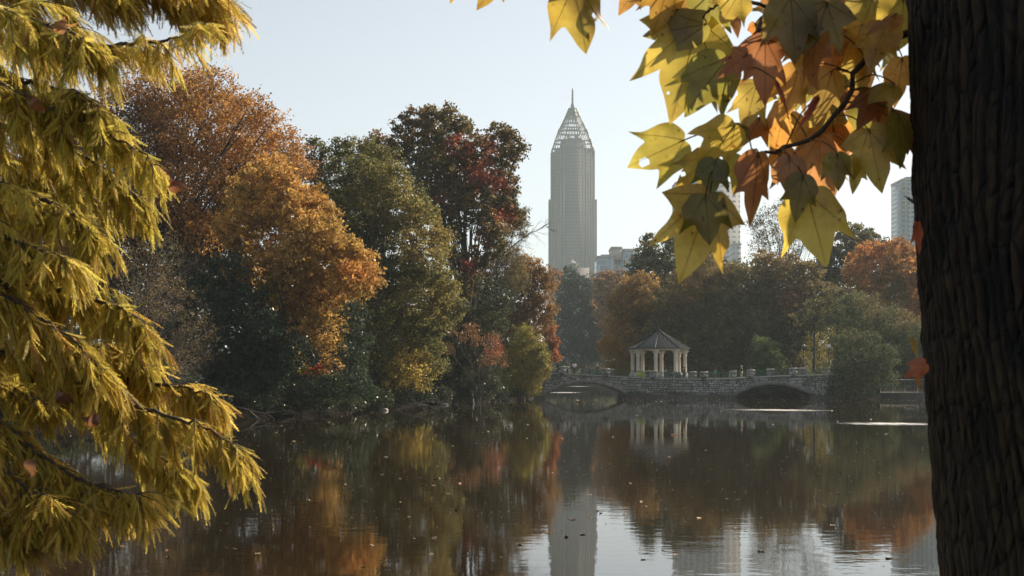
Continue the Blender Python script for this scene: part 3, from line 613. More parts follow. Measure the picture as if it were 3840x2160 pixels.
# bushes that hide the banks
BBX = [(2470, 214), (2600, 215), (2720, 214), (2800, 212.5), (2870, 212.5), (2940, 212.5), (3010, 212.5), (3080, 212.5), (3150, 200), (3200, 193), (3260, 192)]
BAT = ['behind the left side of the pavilion', 'behind the right side of the pavilion', 'behind the flat middle of the bridge', 'behind the left spring of the right arch', 'seen through the left part of the right arch', 'seen through the middle of the right arch', 'seen through the right part of the right arch', 'behind the right end of the bridge', 'at the waterline right of the bridge end', 'at the waterline between bridge and embankment wall', 'at the left end of the embankment wall']
for q, (px, Y) in enumerate(BBX):
    r = 62 if q > 7 else 70
    tree('bank_bush', 'dark bush ' + BAT[q], 'bush', Y, px, [(px - 36, 1452, 30), (px, 1440, 36), (px + 36, 1452, 30), (px, 1470, 34), (px + 20, 1418, 24)],
         pal((.022, .034, .018), (.045, .055, .025), f=.6), leaf=.13, lpc=8, spacing=.75, clr=.4, tr=.09, twigs=3, group='dark bushes on the bank behind the bridge')
# bushes that hide the bank along the left waterline
SH = [(690, 1450, 62, 108), (60, 1560, 90, 81), (220, 1545, 80, 84), (380, 1530, 75, 88), (520, 1515, 70, 93), (1110, 1500, 46, 107), (1200, 1500, 44, 110), (1300, 1498, 44, 114), (640, 1500, 60, 96), (780, 1495, 60, 98), (900, 1500, 50, 100), (1000, 1500, 45, 103), (1420, 1490, 40, 122), (1490, 1480, 40, 128), (1570, 1475, 38, 135), (1650, 1470, 36, 143), (1730, 1468, 34, 150), (1800, 1464, 34, 158), (1870, 1462, 30, 166), (1945, 1462, 28, 176), (2000, 1462, 24, 186)]
AT = ['behind the grey willow shrub', 'at the far left edge behind the boughs', 'second from the left edge behind the boughs', 'third from the left edge behind the boughs', 'left of the grey willow behind the boughs', 'left below the golden tree', 'right below the golden tree', 'between the golden tree and the olive oak', 'beside the grey willow shrub', 'between the grey willow and the magnolia', 'under the magnolia', 'at the right foot of the magnolia', 'under the left side of the olive oak', 'under the middle of the olive oak', 'under the right side of the olive oak',
      'at the right foot of the olive oak', 'under the left side of the understory tree', 'under the pink shrub', 'between the pink shrub and the yellow green tree', 'under the yellow green tree', 'at the left end of the bridge']
for q, (px, py, r, Y) in enumerate(SH):
    tree('waterside_bush', 'low dark bush on the waterline ' + AT[q], 'bush', Y, px, [(px - r * .8, py + 14, r * .7), (px, py, r * .9), (px + r * .8, py + 12, r * .7), (px, py + 22, r * .6)],
         pal((.02, .032, .018), (.05, .06, .028), f=.8), leaf=.09, lpc=9, spacing=.55, clr=.3, tr=.07, twigs=3, mat='glossleaf', group='low bushes along the left waterline')

tree('umber_tree', 'dark brown leafy tree filling the gap between the russet and golden trees', 'tree', 126, 800,
     [(830, 700, 80), (900, 800, 90), (780, 820, 100), (700, 920, 110), (850, 930, 100), (620, 860, 90), (980, 700, 60), (940, 620, 50), (1040, 660, 45)],
     pal((.06, .045, .022), (.13, .075, .03), (.24, .12, .035), f=.6), leaf=.10, lpc=10, spacing=.75, clr=.45, tr=.25, twigs=16, patches=[(1000, 660, 70, (.42, .22, .045))])

FB = [(2045, 1398), (2095, 1400), (2150, 1399), (2200, 1401), (2250, 1400), (2300, 1399), (2350, 1398), (2400, 1396)]
for q, (px, py) in enumerate(FB):
    tree('far_bank_bush', 'dark bush on the far bank seen above the left arch, number %s from the left' % ['one', 'two', 'three', 'four', 'five', 'six', 'seven', 'eight'][q], 'bush', 462, px, [(px - 18, py + 12, 22), (px + 14, py + 4, 24), (px, py + 26, 22)],
         pal((.022, .034, .018), (.05, .055, .025), f=.3), leaf=.3, lpc=8, spacing=1.5, clr=.8, tr=.12, twigs=2, rear=False, group='dark bushes on the far bank')
tree('draping_bush', 'dense dark green bush hiding the right end of the bridge down to the water', 'shrub', 184.5, 3180,
     [(3185, 1270, 50), (3250, 1290, 55), (3330, 1330, 50), (3340, 1420, 40), (3140, 1370, 30), (3135, 1420, 32), (3150, 1455, 34), (3190, 1340, 44), (3200, 1400, 50), (3200, 1455, 42), (3250, 1370, 50), (3260, 1440, 45), (3300, 1400, 40), (3118, 1462, 22)],
     pal((.03, .046, .022), (.05, .065, .028), (.08, .08, .03), f=.6), leaf=.11, lpc=12, spacing=.7, clr=.36, tr=.14, twigs=4, hang=.2, asp=.4)

for q, (px, Y) in enumerate([(3290, 197), (3350, 198), (3420, 197), (3490, 196), (3560, 196)]):
    tree('fence_bush', 'dark bush behind the grey fence, number %s from the left' % ['one', 'two', 'three', 'four', 'five'][q], 'bush', Y, px, [(px - 30, 1440, 34), (px, 1415, 40), (px + 30, 1440, 34), (px, 1380, 34)],
         pal((.022, .034, .018), (.05, .06, .028), f=.6), leaf=.13, lpc=8, spacing=.75, clr=.4, tr=.09, twigs=3, group='dark bushes behind the fence')
# ---------------------------------------------------------------- bridge
STONE = stone_mat('grey_ashlar', (.26, .27, .25), (.46, .46, .42), (.06, .06, .055))
CAPM = plain('weathered_coping', (.42, .40, .35), .8, .25, 2, .01)
CONC = plain('damp_concrete', (.07, .066, .056), .8, .3, 1.2, .02)
RAILM = plain('green_painted_metal', (.03, .10, .075), .4, .15, 6)
PAVE = plain('pavement', (.24, .22, .2), .9, .2, 2)
def Yf(px): return 197 - 11 * (px - 2050) / 1061
def Pf(px, py, back=0.0):
    p = W(px, py, Yf(px)); p[1] += back; return p
TOPP = [(1960, 1396), (2055, 1398), (2150, 1402), (2260, 1408), (2370, 1414), (2500, 1419), (2640, 1421), (2750, 1418), (2890, 1410), (2991, 1407), (3089, 1404), (3160, 1403)]
def toppy(px): return float(np.interp(px, [a for a, _ in TOPP], [b for _, b in TOPP]))
ARCH = [(2047, 2345, 1480, 1438), (2762, 3040, 1481, 1443)]
def intr(px):
    for a, b, sp_, ap in ARCH:
        if a <= px <= b:
            t = (px - (a + b) / 2) / ((b - a) / 2); return sp_ - (sp_ - ap) * max(0, 1 - t * t)
    return None
BW_ = 6.4
br = thing('bridge', Pf(2550, 1491), 'grey stone footbridge with two low arches crossing the lake', 'bridge')
wl = MB()
cuts = sorted(set(list(np.arange(1960, 3161, 6.0)) + [2047, 2345, 2762, 3040]))
def sheet(pa, pb, mat=0):
    wl.add([pa[0], pb[0], pb[1], pa[1]], [(0, 1, 2, 3)], mat)
for a, b_ in zip(cuts[:-1], cuts[1:]):
    midp = (a + b_) / 2; ar = intr(midp)
    def bot(px):
        p = Pf(px, 1400); p[2] = -1.2
        if ar is not None: p = Pf(px, intr(min(max(px, a), b_)) if intr(px) is not None else ar)
        return p
    for back in (0.0, BW_):
        o = np.array([0, back, 0]); ta, tb = Pf(a, toppy(a)) - [0, 0, .12], Pf(b_, toppy(b_)) - [0, 0, .12]
        wl.add([bot(a) + o, bot(b_) + o, tb + o, ta + o], [(0, 1, 2, 3)])
    if ar is not None:
        o = np.array([0, BW_, 0]); wl.add([bot(a), bot(a) + o, bot(b_) + o, bot(b_)], [(0, 1, 2, 3)])
for a, b_, sp_, ap in ARCH:
    for e in (a, b_):
        p = Pf(e, intr(e)); q_ = p.copy(); q_[2] = -1.2; o = np.array([0, BW_, 0]); wl.add([p, p + o, q_ + o, q_], [(0, 1, 2, 3)])
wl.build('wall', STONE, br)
dk = MB(); cps = [MB(), MB()]
for a, b_ in zip(cuts[:-1], cuts[1:]):
    ta, tb = Pf(a, toppy(a)), Pf(b_, toppy(b_))
    f0, f1 = np.array([0, .35, -.16]), np.array([0, BW_ - .35, -.16])
    dk.add([ta + f0, tb + f0, tb + f1, ta + f1], [(0, 1, 2, 3)])
    for ci, (s0, s1) in enumerate(((-.12, .40), (BW_ - .40, BW_ + .12))):
        V = []
        for p in (ta, tb):
            for y_, z_ in ((s0, -.14), (s1, -.14), (s1, .02), (s0, .02)): V.append(p + [0, y_, z_])
        cps[ci].add(V, [(0, 4, 5, 1), (1, 5, 6, 2), (2, 6, 7, 3), (3, 7, 4, 0)])
dk.build('deck', PAVE, br); [c_.build('coping', CAPM, br) for c_ in cps]
for a, b_, sp_, ap in ARCH:
    rb = MB(); nb = 44; th = 0.55
    es = np.linspace(a, b_, nb + 1)
    for i in range(nb):
        x0, x1 = es[i] + .5, es[i + 1] - .5
        p0, p1 = Pf(x0, intr(x0)), Pf(x1, intr(x1)); t = p1 - p0; nrm = np.array([-t[2], 0, t[0]]); nrm /= np.linalg.norm(nrm)
        pr = .07 + .05 * rng.uniform(); V = []
        for dy in (-pr, .2):
            for p, hh in ((p0, 0.01), (p1, 0.01), (p1, th), (p0, th)): V.append(p + nrm * hh + [0, dy, 0])
        rb.add(V, [(0, 1, 2, 3), (4, 7, 6, 5), (0, 4, 5, 1), (1, 5, 6, 2), (2, 6, 7, 3), (3, 7, 4, 0)])
    rb.build('arch_ring', plain('voussoir_stone', (.27, .26, .24), .85, .35, 1.3, .02), br)
for a, b_ in ((2346, 2761), (3041, 3200), (1960, 2046)):
    V = []; ft = MB()
    for px in (a, b_):
        p = Pf(px, 1480)
        for dy, z_ in ((-.35, -1.2), (-.35, .42), (.1, .42), (.1, -1.2)): V.append([p[0], p[1] + dy, z_])
    ft.add(V, [(0, 4, 5, 1), (1, 5, 6, 2), (0, 1, 2, 3), (4, 7, 6, 5)])
    ft.build('footing', CONC, br)
def post(px, back, w=1.0, h=1.12, sc_=1.0):
    Yb = Yf(px) + (BW_ - .75 if back else .05)
    x = (px - HX) / F * Yb; y = Yf(px * 1.0) + (BW_ - .75 if back else -.18); z = Pf(px, toppy(px))[2] - .2
    m_ = MB(); s = w / 2
    m_.prism([(x - s, y), (x + s, y), (x + s, y + w), (x - s, y + w)], z, z + h * .72, 0, [(x - s * .95, y + .02), (x + s * .95, y + .02), (x + s * .95, y + w - .02), (x - s * .95, y + w - .02)])
    m_.prism([(x - s * .93, y + .03), (x + s * .93, y + .03), (x + s * .93, y + w - .03), (x - s * .93, y + w - .03)], z + h * .72, z + h * .9, 0)
    o = m_.build('post', STONE, br)
    c_ = MB(); c_.prism([(x - s * 1.02, y - .02), (x + s * 1.02, y - .02), (x + s * 1.02, y + w + .02), (x - s * 1.02, y + w + .02)], z + h * .9, z + h * 1.08, 0,
                   [(x - s * .86, y + .08), (x + s * .86, y + .08), (x + s * .86, y + w - .08), (x - s * .86, y + w - .08)])
    c_.build('cap', CAPM, o)
    return x, y + w / 2, z
front = [post(px, False) for px in (1985, 2109, 2274, 2452, 2642, 2817, 2976)]
back = [post(px, True) for px in (2130, 2290, 2433, 2600, 2751, 2892, 3012, 3101)]
for row in (front, back):
    for (x0, y0, z0), (x1, y1, z1) in zip(row[:-1], row[1:]):
        if row is front and abs(x0 - front[3][0]) < .1: pass
        r_ = MB(); n = max(4, int((x1 - x0 - 1) / .16)); a = np.array([x0 + .5, y0, z0]); e = np.array([x1 - .5, y1, z1])
        for hh in (1.02, .28): r_.tube([a + [0, 0, hh], e + [0, 0, hh]], .028, 5)
        for i in range(1, n):
            p = a + (e - a) * i / n; r_.tube([p + [0, 0, .28], p + [0, 0, 1.02]], .013 if i % 8 else .03, 4, cap=False)
        r_.build('railing', RAILM, br)
for px in (2110, 2275, 2453, 2643, 2818, 2977):      # pale dressed emblem stone let into each post
    p = Pf(px, toppy(px)); ds = MB(); ds.box(p[0] - .17, p[0] + .17, p[1] - .215, p[1] - .17, p[2] + .38, p[2] + .66); ds.build('emblem_stone', CAPM, br)
pl = Pf(2470, 1416)
pf = MB(); cx0, cy0 = (2470 - HX) / F * 202, 204.2
pts = [(cx0 + 6.2 * math.cos(a), cy0 + 6.2 * math.sin(a)) for a in np.arange(8) * PI / 4 + PI / 8]
zt = Pf(2500, 1419)[2] - .1
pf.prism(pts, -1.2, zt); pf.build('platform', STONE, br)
bz_ = zt
for a, e in ((2468, 2498), (2546, 2587)):
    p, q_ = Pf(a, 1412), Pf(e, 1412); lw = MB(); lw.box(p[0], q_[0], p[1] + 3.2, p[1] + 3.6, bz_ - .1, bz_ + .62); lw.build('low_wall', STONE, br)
# lime banner hung on the railing
bnm = plain('lime_cloth', (.42, .48, .12), .8, .1, 2)
p, q_ = W(2383, 1396, 196.0), W(2414, 1397, 196.0)
bn = MB(); nbx = 10; V = []
for i in range(nbx + 1):
    for z_ in (.28, .97):
        t = i / nbx; V.append([p[0] + (q_[0] - p[0]) * t, Yf(2400) + .22 + .03 * math.sin(t * 9), Pf(2400, toppy(2400))[2] - .2 + z_])
bn.add(V, [(2 * i, 2 * i + 2, 2 * i + 3, 2 * i + 1) for i in range(nbx)])
b0 = bn.build('banner', bnm, None, org=V[0]); tag(b0, 'lime green cloth banner tied to the bridge railing under the pavilion', 'banner')
md = b0.modifiers.new('thickness', 'SOLIDIFY'); md.thickness = .01

# ---------------------------------------------------------------- pavilion
PC = np.array([cx0, 202.0, bz_])
pv_ = thing('pavilion', PC, 'octagonal open pavilion with white columns and a dark seamed metal roof', 'pavilion')
WH = plain('cream_painted_stone', (.62, .57, .48), .7, .08, 3, .005)
ROOF = plain('dark_standing_seam_metal', (.007, .017, .025), .6, .2, 2, 0, .0, .25)
R0 = 3.72; zc0 = bz_; zc1 = W(0, 1313, 202)[2]; hcol = zc1 - zc0
for kk in range(8):
    a = math.radians(-12 + 45 * kk); x = PC[0] + R0 * math.sin(a); y = PC[1] - R0 * math.cos(a)
    c = MB(); r = .27
    c.box(x - .42, x + .42, y - .42, y + .42, zc0 - .05, zc0 + .75); o_ = c
    c.lathe([(r + .1, .75), (r + .12, .85), (r + .02, .95), (r, 1.05), (r * .96, hcol * .5), (r * .9, hcol * .76), (r * 1.05, hcol * .77), (r * 1.05, hcol * .80), (r * .92, hcol * .81), (r * 1.0, hcol * .86), (r * 1.5, hcol * .91), (r * 1.75, hcol * .935)], (x, y, zc0), 16)
    c.box(x - .47, x + .47, y - .47, y + .47, zc0 + hcol * .935, zc0 + hcol * .995)
    c.build('column', WH, pv_)
def ring(Rr, z): return [(PC[0] + Rr * math.sin(math.radians(-12 + 45 * q)), PC[1] - Rr * math.cos(math.radians(-12 + 45 * q)), z) for q in range(8)]
en = MB()
for (ra, rb_, z0, z1) in ((3.35, 4.12, zc1, zc1 + .12), (3.2, 4.32, zc1 + .12, zc1 + .24)):
    A_, B_, C_, D_ = ring(ra, z0), ring(rb_, z0), ring(rb_, z1), ring(ra, z1)
    en.add(A_ + B_ + C_ + D_, [f for q in range(8) for f in ((q, (q + 1) % 8, 8 + (q + 1) % 8, 8 + q), (8 + q, 8 + (q + 1) % 8, 16 + (q + 1) % 8, 16 + q), (16 + q, 16 + (q + 1) % 8, 24 + (q + 1) % 8, 24 + q), (24 + q, 24 + (q + 1) % 8, (q + 1) % 8, q))])
en.build('cornice', WH, pv_)
ze = zc1 + .25; za = W(0, 1238, 202)[2]; Re = 4.52
rf = MB(); E = ring(Re, ze); Eb = ring(Re, ze - .09); ap = (PC[0], PC[1], za)
rf.add(E + [ap], [(q, (q + 1) % 8, 8) for q in range(8)]); rf.add(E + Eb, [(q, 8 + q, 8 + (q + 1) % 8, (q + 1) % 8) for q in range(8)])
rf.add(Eb + [(PC[0], PC[1], ze + .02)], [((q + 1) % 8, q, 8) for q in range(8)])
rob = rf.build('roof', ROOF, pv_)
sm = MB(); apn = np.array(ap)
for q in range(8):
    a, b_ = np.array(E[q]), np.array(E[(q + 1) % 8]); sm.tube([a + [0, 0, .03], apn + [0, 0, .03]], .05, 5)
    nse = 9; mid = (a + b_) / 2
    for i in range(1, nse):
        t = i / nse; s0 = a + (b_ - a) * t; fr = 1 - abs(2 * t - 1); up = (apn - mid); e = s0 + up * fr * .985
        nrm = np.cross(b_ - a, up); nrm = nrm / np.linalg.norm(nrm) * (.03 if nrm[2] > 0 else -.03) if np.linalg.norm(nrm) else 0
        sm.tube([s0 + nrm, e + nrm], .025, 4)
sm.build('seam', ROOF, rob)
fi = MB(); fi.lathe([(.16, -.1), (.18, .05), (.06, .15), (.12, .3), (.05, .42), (.02, .7), (0.002, .75)], ap, 10); fi.build('finial', ROOF, pv_)

# rack of dark hoops in front of the pavilion
hb_ = thing('hoop_rack', [*(W(2524, 1415, 195)[:2]), bz_], 'row of dark curved hoops catching the light between the pavilion columns', 'rack')
dm = plain('black_gloss_paint', (.012, .014, .014), .12, .2, 4)
for i in range(5):
    h_ = MB(); x = W(2506 + i * 9, 1415, 195.2)[0]
    an = np.linspace(0, PI, 12); h_.tube([[x + .42 * math.sin(a * .5) * .6, 195.2 + .45 * math.cos(a), bz_ + .95 * math.sin(a) ** .7] for a in an], .09, 8); h_.build('hoop', dm, hb_, smooth=True)
hb2 = MB(); a0, a1 = W(2500, 1415, 195.2)[0], W(2548, 1415, 195.2)[0]; hb2.box(a0, a1, 194.7, 195.7, bz_ - .02, bz_ + .1); hb2.build('base', dm, hb_)

# ---------------------------------------------------------------- lamp posts
LG = plain('milk_glass', (.75, .72, .66), .25, .05, 3)
BLK = plain('black_iron', (.02, .024, .022), .45, .2, 5)
def lamp(px, pyt, pyb, Y, lab, globe=LG):
    b_ = W(px, pyb, Y); zt_ = W(px, pyt, Y)[2]; H = zt_ - b_[2]
    root = thing('street_lamp', b_, lab, 'street lamp', 'globe lamps at the right end of the bridge')
    p = MB(); p.lathe([(.22, 0), (.22, .1), (.15, .16), (.13, .5), (.075, .6), (.06, H * .55), (.05, H * .74), (.10, H * .76), (.13, H * .79)], b_, 12); p.build('pole', BLK, root, smooth=True)
    g_ = MB(); g_.lathe([(.14, H * .79), (.30, H * .84), (.33, H * .89), (.26, H * .94), (.10, H * .975)], b_, 16); g_.build('globe', globe, root, smooth=True)
    c_ = MB(); c_.lathe([(.17, H * .955), (.11, H * .985), (.03, H * 1.0), (.002, H * 1.03)], b_, 12); c_.build('cap', BLK, root)
lamp(3108, 1288, 1376, 196, 'black lamp post with a bright white globe, middle of the three at the bridge end')
lamp(3013, 1290, 1376, 199, 'black lamp post with a dull globe, left of the crooked slim trunk', plain('dull_glass', (.14, .14, .12), .3, .1, 3))
lamp(3128, 1285, 1386, 206, 'lamp post half hidden against the forked trunk, with a pinkish brown globe', plain('dull_pink_glass', (.3, .2, .17), .3, .1, 3))

# ---------------------------------------------------------------- fence and embankment wall on the far right
fw = MB(); A, B = W(3305, 1492, 187.2), W(3720, 1492, 186)
ew = MB(); V = []
for p in (A, B):
    for dy, z_ in ((0, -1), (.0, .75), (.8, .75), (.8, -1)): V.append([p[0], p[1] + dy, z_])
ew.add(V, [(0, 4, 5, 1), (1, 5, 6, 2), (2, 6, 7, 3), (0, 1, 2, 3), (4, 7, 6, 5)])
tag(ew.build('embankment_wall', CONC, None, org=A), 'low concrete embankment wall at the waterline on the far right', 'wall')
fn = thing('fence', A + [0, .4, .75], 'pale grey metal fence standing on the embankment wall at the far right', 'fence')
FM = plain('galvanised_metal', (.14, .16, .16), .5, .1, 3)
d = B - A; n = 9
for i in range(n + 1):
    p = A + d * i / n; q = MB(); q.tube([[p[0], p[1] + .4, .75], [p[0], p[1] + .4, 2.6]], .05, 6); q.build('post', FM, fn)
rl = MB()
for z_ in (.85, 2.5): rl.tube([[A[0], A[1] + .4, z_], [B[0], B[1] + .4, z_]], .035, 5)
for i in range(n * 9): p = A + d * i / (n * 9); rl.tube([[p[0], p[1] + .4, .85], [p[0], p[1] + .4, 2.5]], .014, 4, cap=False)
rl.build('bars', FM, fn)

# ---------------------------------------------------------------- skyline
GR = (.072, .08, .092)
SKY1 = grid_mat('rose_granite_bays', GR, (.045, .06, .07), 1.55, 3.9, .52, .62)
SKY2 = grid_mat('dark_glass_bays', (.07, .072, .076), (.04, .055, .065), 2.6, 3.9, .8, .7)
GRM = plain('rose_granite', (.092, .092, .10), .6, .08, .05)
D = 1700; kx = D / F
tx, tb = (2147 - HX) * kx, 12.0
zt = W(0, 562, D)[2]; zl = W(0, 752, D)[2]; zm = W(0, 615, D)[2]
sk = thing('skyscraper', (tx, D, tb), 'very tall tapering topped granite skyscraper with an open lattice pyramid and spire', 'skyscraper')
t_ = MB()
t_.box(tx - 24.6, tx + 24.6, D - 11, D + 11, tb, zt - 4, 1)
t_.box(tx - 20.4, tx + 20.4, D - 17, D + 17, tb, zt - 1, 0)
t_.box(tx - 14.2, tx + 14.2, D - 20.6, D + 20.6, tb, zt, 1)
t_.box(tx - 10.5, tx + 10.5, D - 24.6, D + 24.6, tb, zt + 4, 0)
t_.box(tx - 27.4, tx + 27.4, D - 7, D + 7, tb, zl, 0)
t_.box(tx - 22.6, tx + 22.6, D - 14.4, D + 14.4, tb, zl - 0.5, 0)
t_.build('tower', [SKY1, SKY2], sk)
fs = MB()
for s_ in (-1, 1):
    for (xx, dd, z1) in ((11.3, 25.2, zt + 2), (14.9, 21.2, zt), (20.9, 17.6, zt - 1), (25.2, 11.6, zt - 2), (27.9, 7.5, zl + .5), (23.1, 15.0, zl), (17.8, 21.4, zt - 30)):
        x0 = tx + s_ * xx
        for s2 in (-1, 1):
            y0 = D + s2 * dd; fs.box(x0 - .8, x0 + .8, y0 - .8, y0 + .8, tb, z1)
fs.build('pier', GRM, sk)
lt = MB(); LM = plain('gilded_steel', (.03, .03, .032), .5, .1, .1)
lv = [(563, 24.4), (534, 21.5), (497, 17.2), (456, 11.8 * .66 + 3.0), (438, 8.1), (424, 6.4), (407, 4.2)]
lv = [(566, 24.4), (534, 21.2), (497, 17.0), (470, 12.9), (438, 8.1), (424, 6.4), (407, 4.1)]
def oct_(h, py):
    z = W(0, py, D)[2]; c = h * .42
    return [np.array([tx + a, D + b_, z]) for a, b_ in ((-c, -h), (c, -h), (h, -c), (h, c), (c, h), (-c, h), (-h, c), (-h, -c))]
rings = [oct_(h, py) for py, h in lv]
for li, (ra, rb_) in enumerate(zip(rings[:-1], rings[1:])):
    for q in range(8):
        a0, a1, b0_, b1_ = ra[q], ra[(q + 1) % 8], rb_[q], rb_[(q + 1) % 8]
        lt.tube([a0, b0_], .8, 4)
        nb = 5 if li < 3 else 4
        for i in range(1, nb): lt.tube([a0 + (a1 - a0) * i / nb, b0_ + (b1_ - b0_) * i / nb], .42, 4, cap=False)
        lt.tube([a0, a1], .95 if li in (0, 1, 2, 4) else .6, 4)
        hm0, hm1 = (a0 + b0_) / 2, (a1 + b1_) / 2; lt.tube([hm0, hm1], .35, 4, cap=False)
for q in range(8): lt.tube([rings[-1][q], rings[-1][(q + 1) % 8]], .6, 4)
for c in rings[0] + rings[1] + rings[2]: lt.tube([c, c + [0, 0, 2.4]], .6, 4)
lt.build('lattice_crown', LM, sk)
mb_ = MB(); z0 = zt
mb_.box(tx - 14.5, tx + 14.5, D - 14, D + 14, zt - 2, W(0, 531, D)[2]); mb_.box(tx - 10.8, tx + 10.8, D - 10, D + 10, W(0, 531, D)[2], W(0, 523, D)[2])
mb_.box(tx - 7, tx - 3.2, D - 6, D + 2, W(0, 523, D)[2], W(0, 512, D)[2]); mb_.box(tx + 2.6, tx + 6.6, D - 6, D + 2, W(0, 523, D)[2], W(0, 512, D)[2])
mb_.build('machine_room', GRM, sk)
sp_ = MB(); zz = lambda py: W(0, py, D)[2]
sp_.lathe([(2.2, zz(410)), (2.2, zz(397)), (1.25, zz(386)), (1.05, zz(345)), (1.1, zz(340)), (.1, zz(328))], (tx, D, 0), 12); sp_.build('spire', LM, sk)

def facade_building(name, lab, cat, boxes, org, mats):
    root = thing(name, org, lab, cat); mbd = MB(); rfm = MB()
    for (x0, x1, y0, y1, z0, z1, mi) in boxes:
        mbd.box(x0, x1, y0, y1, z0, z1, mi)
        rfm.box(x0 - .3, x1 + .3, y0 - .3, y1 + .3, z1 - .9, z1 + .5)
    mbd.build('walls', mats, root); rfm.build('parapet', mats[-1], root); return root
D2 = 900; k2 = D2 / F; X = lambda px, D_=D2: (px - HX) * D_ / F; Z = lambda py, D_=D2: CZ - (py - HY) * D_ / F
GLS = grid_mat('pale_curtain_wall', (.42, .46, .48), (.30, .40, .46), 1.6, 3.6, .84, .8, rough=.12)
CON2 = plain('pale_concrete_panels', (.42, .40, .37), .8, .08, .05)
facade_building('office_block', 'low pale glass and concrete office block just right of the skyscraper', 'building',
    [(X(2240), X(2394), 900, 930, 5, Z(962), 0), (X(2332), X(2394), 897, 925, 5, Z(939) , 0), (X(2292), X(2330), 896, 920, Z(975), Z(930), 1), (X(2258), X(2292), 905, 925, Z(965), Z(955), 1), (X(2325), X(2388), 903, 921, Z(939), Z(934), 1), (X(2290), X(2300), 895.4, 897, 5, Z(960), 1)],
    (X(2317), 900, 5), [GLS, CON2])
D3 = 1150
HOT = grid_mat('pale_hotel_facade', (.48, .47, .46), (.16, .18, .2), 4.9, 4.1, .58, .42)
X3 = lambda px: (px - HX) * D3 / F; Z3 = lambda py: CZ - (py - HY) * D3 / F
facade_building('hotel_tower', 'pale grey high rise with rows of small windows behind the leaves', 'skyscraper',
    [(X3(2534), X3(2776), D3, D3 + 26, 8, Z3(684), 0), (X3(2548), X3(2600), D3 - 1.5, D3 + 6, Z3(710), Z3(672), 1), (X3(2610), X3(2700), D3 + 4, D3 + 20, Z3(684), Z3(660), 1)], (X3(2655), D3, 8), [HOT, CON2])
D4 = 1000
X4 = lambda px: (px - HX) * D4 / F; Z4 = lambda py: CZ - (py - HY) * D4 / F
GT = grid_mat('blue_green_glass_tower', (.30, .36, .38), (.08, .15, .18), 3.3, 3.3, .72, .66, rough=.1)
gt = facade_building('glass_tower', 'tall blue green glass apartment tower with balconies beside the big trunk', 'skyscraper',
    [(X4(3384), X4(3560), D4, D4 + 30, 8, Z4(672), 0), (X4(3402), X4(3560), D4 + 2, D4 + 26, Z4(672), Z4(664), 0)], (X4(3470), D4, 8), [GT, CON2])
for i in range(30):
    z_ = Z4(700) - i * 3.3
    for bx0, bx1, by1 in ((X4(3384) - 1.0, X4(3402), D4 + 4), (X4(3440), X4(3462), D4)):
        bl = MB(); bl.box(bx0, bx1, D4 - 1.4, by1, z_, z_ + .35); bl.build('balcony', CON2, gt)
D5 = 700; X5 = lambda px: (px - HX) * D5 / F; Z5 = lambda py: CZ - (py - HY) * D5 / F
ph = thing('pyramid_roof_house', (X5(2147), D5, 6), 'small pale building with a bright pyramid roof in front of the skyscraper base', 'building')
h_ = MB(); h_.box(X5(2100), X5(2210), D5, D5 + 12, 6, Z5(1004)); h_.box(X5(2133), X5(2162), D5 - 1, D5 + 4, Z5(1004) - 2, Z5(992)); h_.build('walls', CON2, ph)
pr_ = MB(); a, e = X5(2128), X5(2167); zz0, zz1 = Z5(992), Z5(975)
pr_.add([(a, D5 - 2, zz0), (e, D5 - 2, zz0), (e, D5 + 3.1, zz0), (a, D5 + 3.1, zz0), ((a + e) / 2, D5 + .5, zz1)], [(0, 1, 4), (1, 2, 4), (2, 3, 4), (3, 0, 4), (0, 3, 2, 1)])
pr_.build('roof', plain('pale_metal_roof', (.6, .56, .5), .3, .05, 1), ph)
fb = MB(); fb.tube([((a + e) / 2, D5 + .5, zz1 - .2), ((a + e) / 2, D5 + .5, zz1 + 2)], .15, 5); fb.build('finial', CON2, ph)
facade_building('far_block', 'sliver of a grey block above the trees between the locust and the orange maple', 'building', [(X4(3238), X4(3276), D4, D4 + 20, 8, Z4(868), 0)], (X4(3257), D4, 8), [HOT, CON2])
facade_building('far_block', 'sliver of a grey block seen through the thin locust tree', 'building', [(X4(2768), X4(2796), D4 + 20, D4 + 40, 8, Z4(904), 0)], (X4(2782), D4 + 20, 8), [HOT, CON2])
# ---------------------------------------------------------------- big trunk and its broad leaved boughs (right foreground)
def fbm(P, f, oc=4):
    v = 0; a = 1.0
    for o in range(oc): v = v + a * sn(P, f, o * 3.1); f *= 2.1; a *= .5
    return v / 1.9
YT = 2.35; kT = YT / F; RT = .34
edge = [(-900, 3352), (-300, 3380), (0, 3402), (350, 3412), (700, 3422), (1000, 3440), (1300, 3462), (1500, 3474), (1750, 3492), (2000, 3512), (2160, 3528), (2500, 3560), (3600, 3600), (5200, 3560)]
trunk_root = thing('broadleaf_tree', ((3560 + 800 - HX) * kT, YT, 1.25), 'dark rough barked tree filling the right edge with yellow and rust leaves on its boughs', 'tree')
ez = np.array([CZ - (p - HY) * kT for p, _ in edge])[::-1]; ex = np.array([(x - HX) * kT for _, x in edge])[::-1]
nz_, na = 620, 900
zz_ = np.linspace(1.15, 4.9, nz_); an = np.linspace(0, 2 * PI, na, endpoint=False)
cxz = np.interp(zz_, ez, ex) + RT + .018
A_, Z_ = np.meshgrid(an, zz_, indexing='xy')
aa = A_ + .10 * np.sin(Z_ * 2.2) + .05 * np.sin(Z_ * 7 + A_ * 3)
C3 = np.stack([np.cos(aa) * RT * 52, np.sin(aa) * RT * 52, Z_ * 6.5], -1)
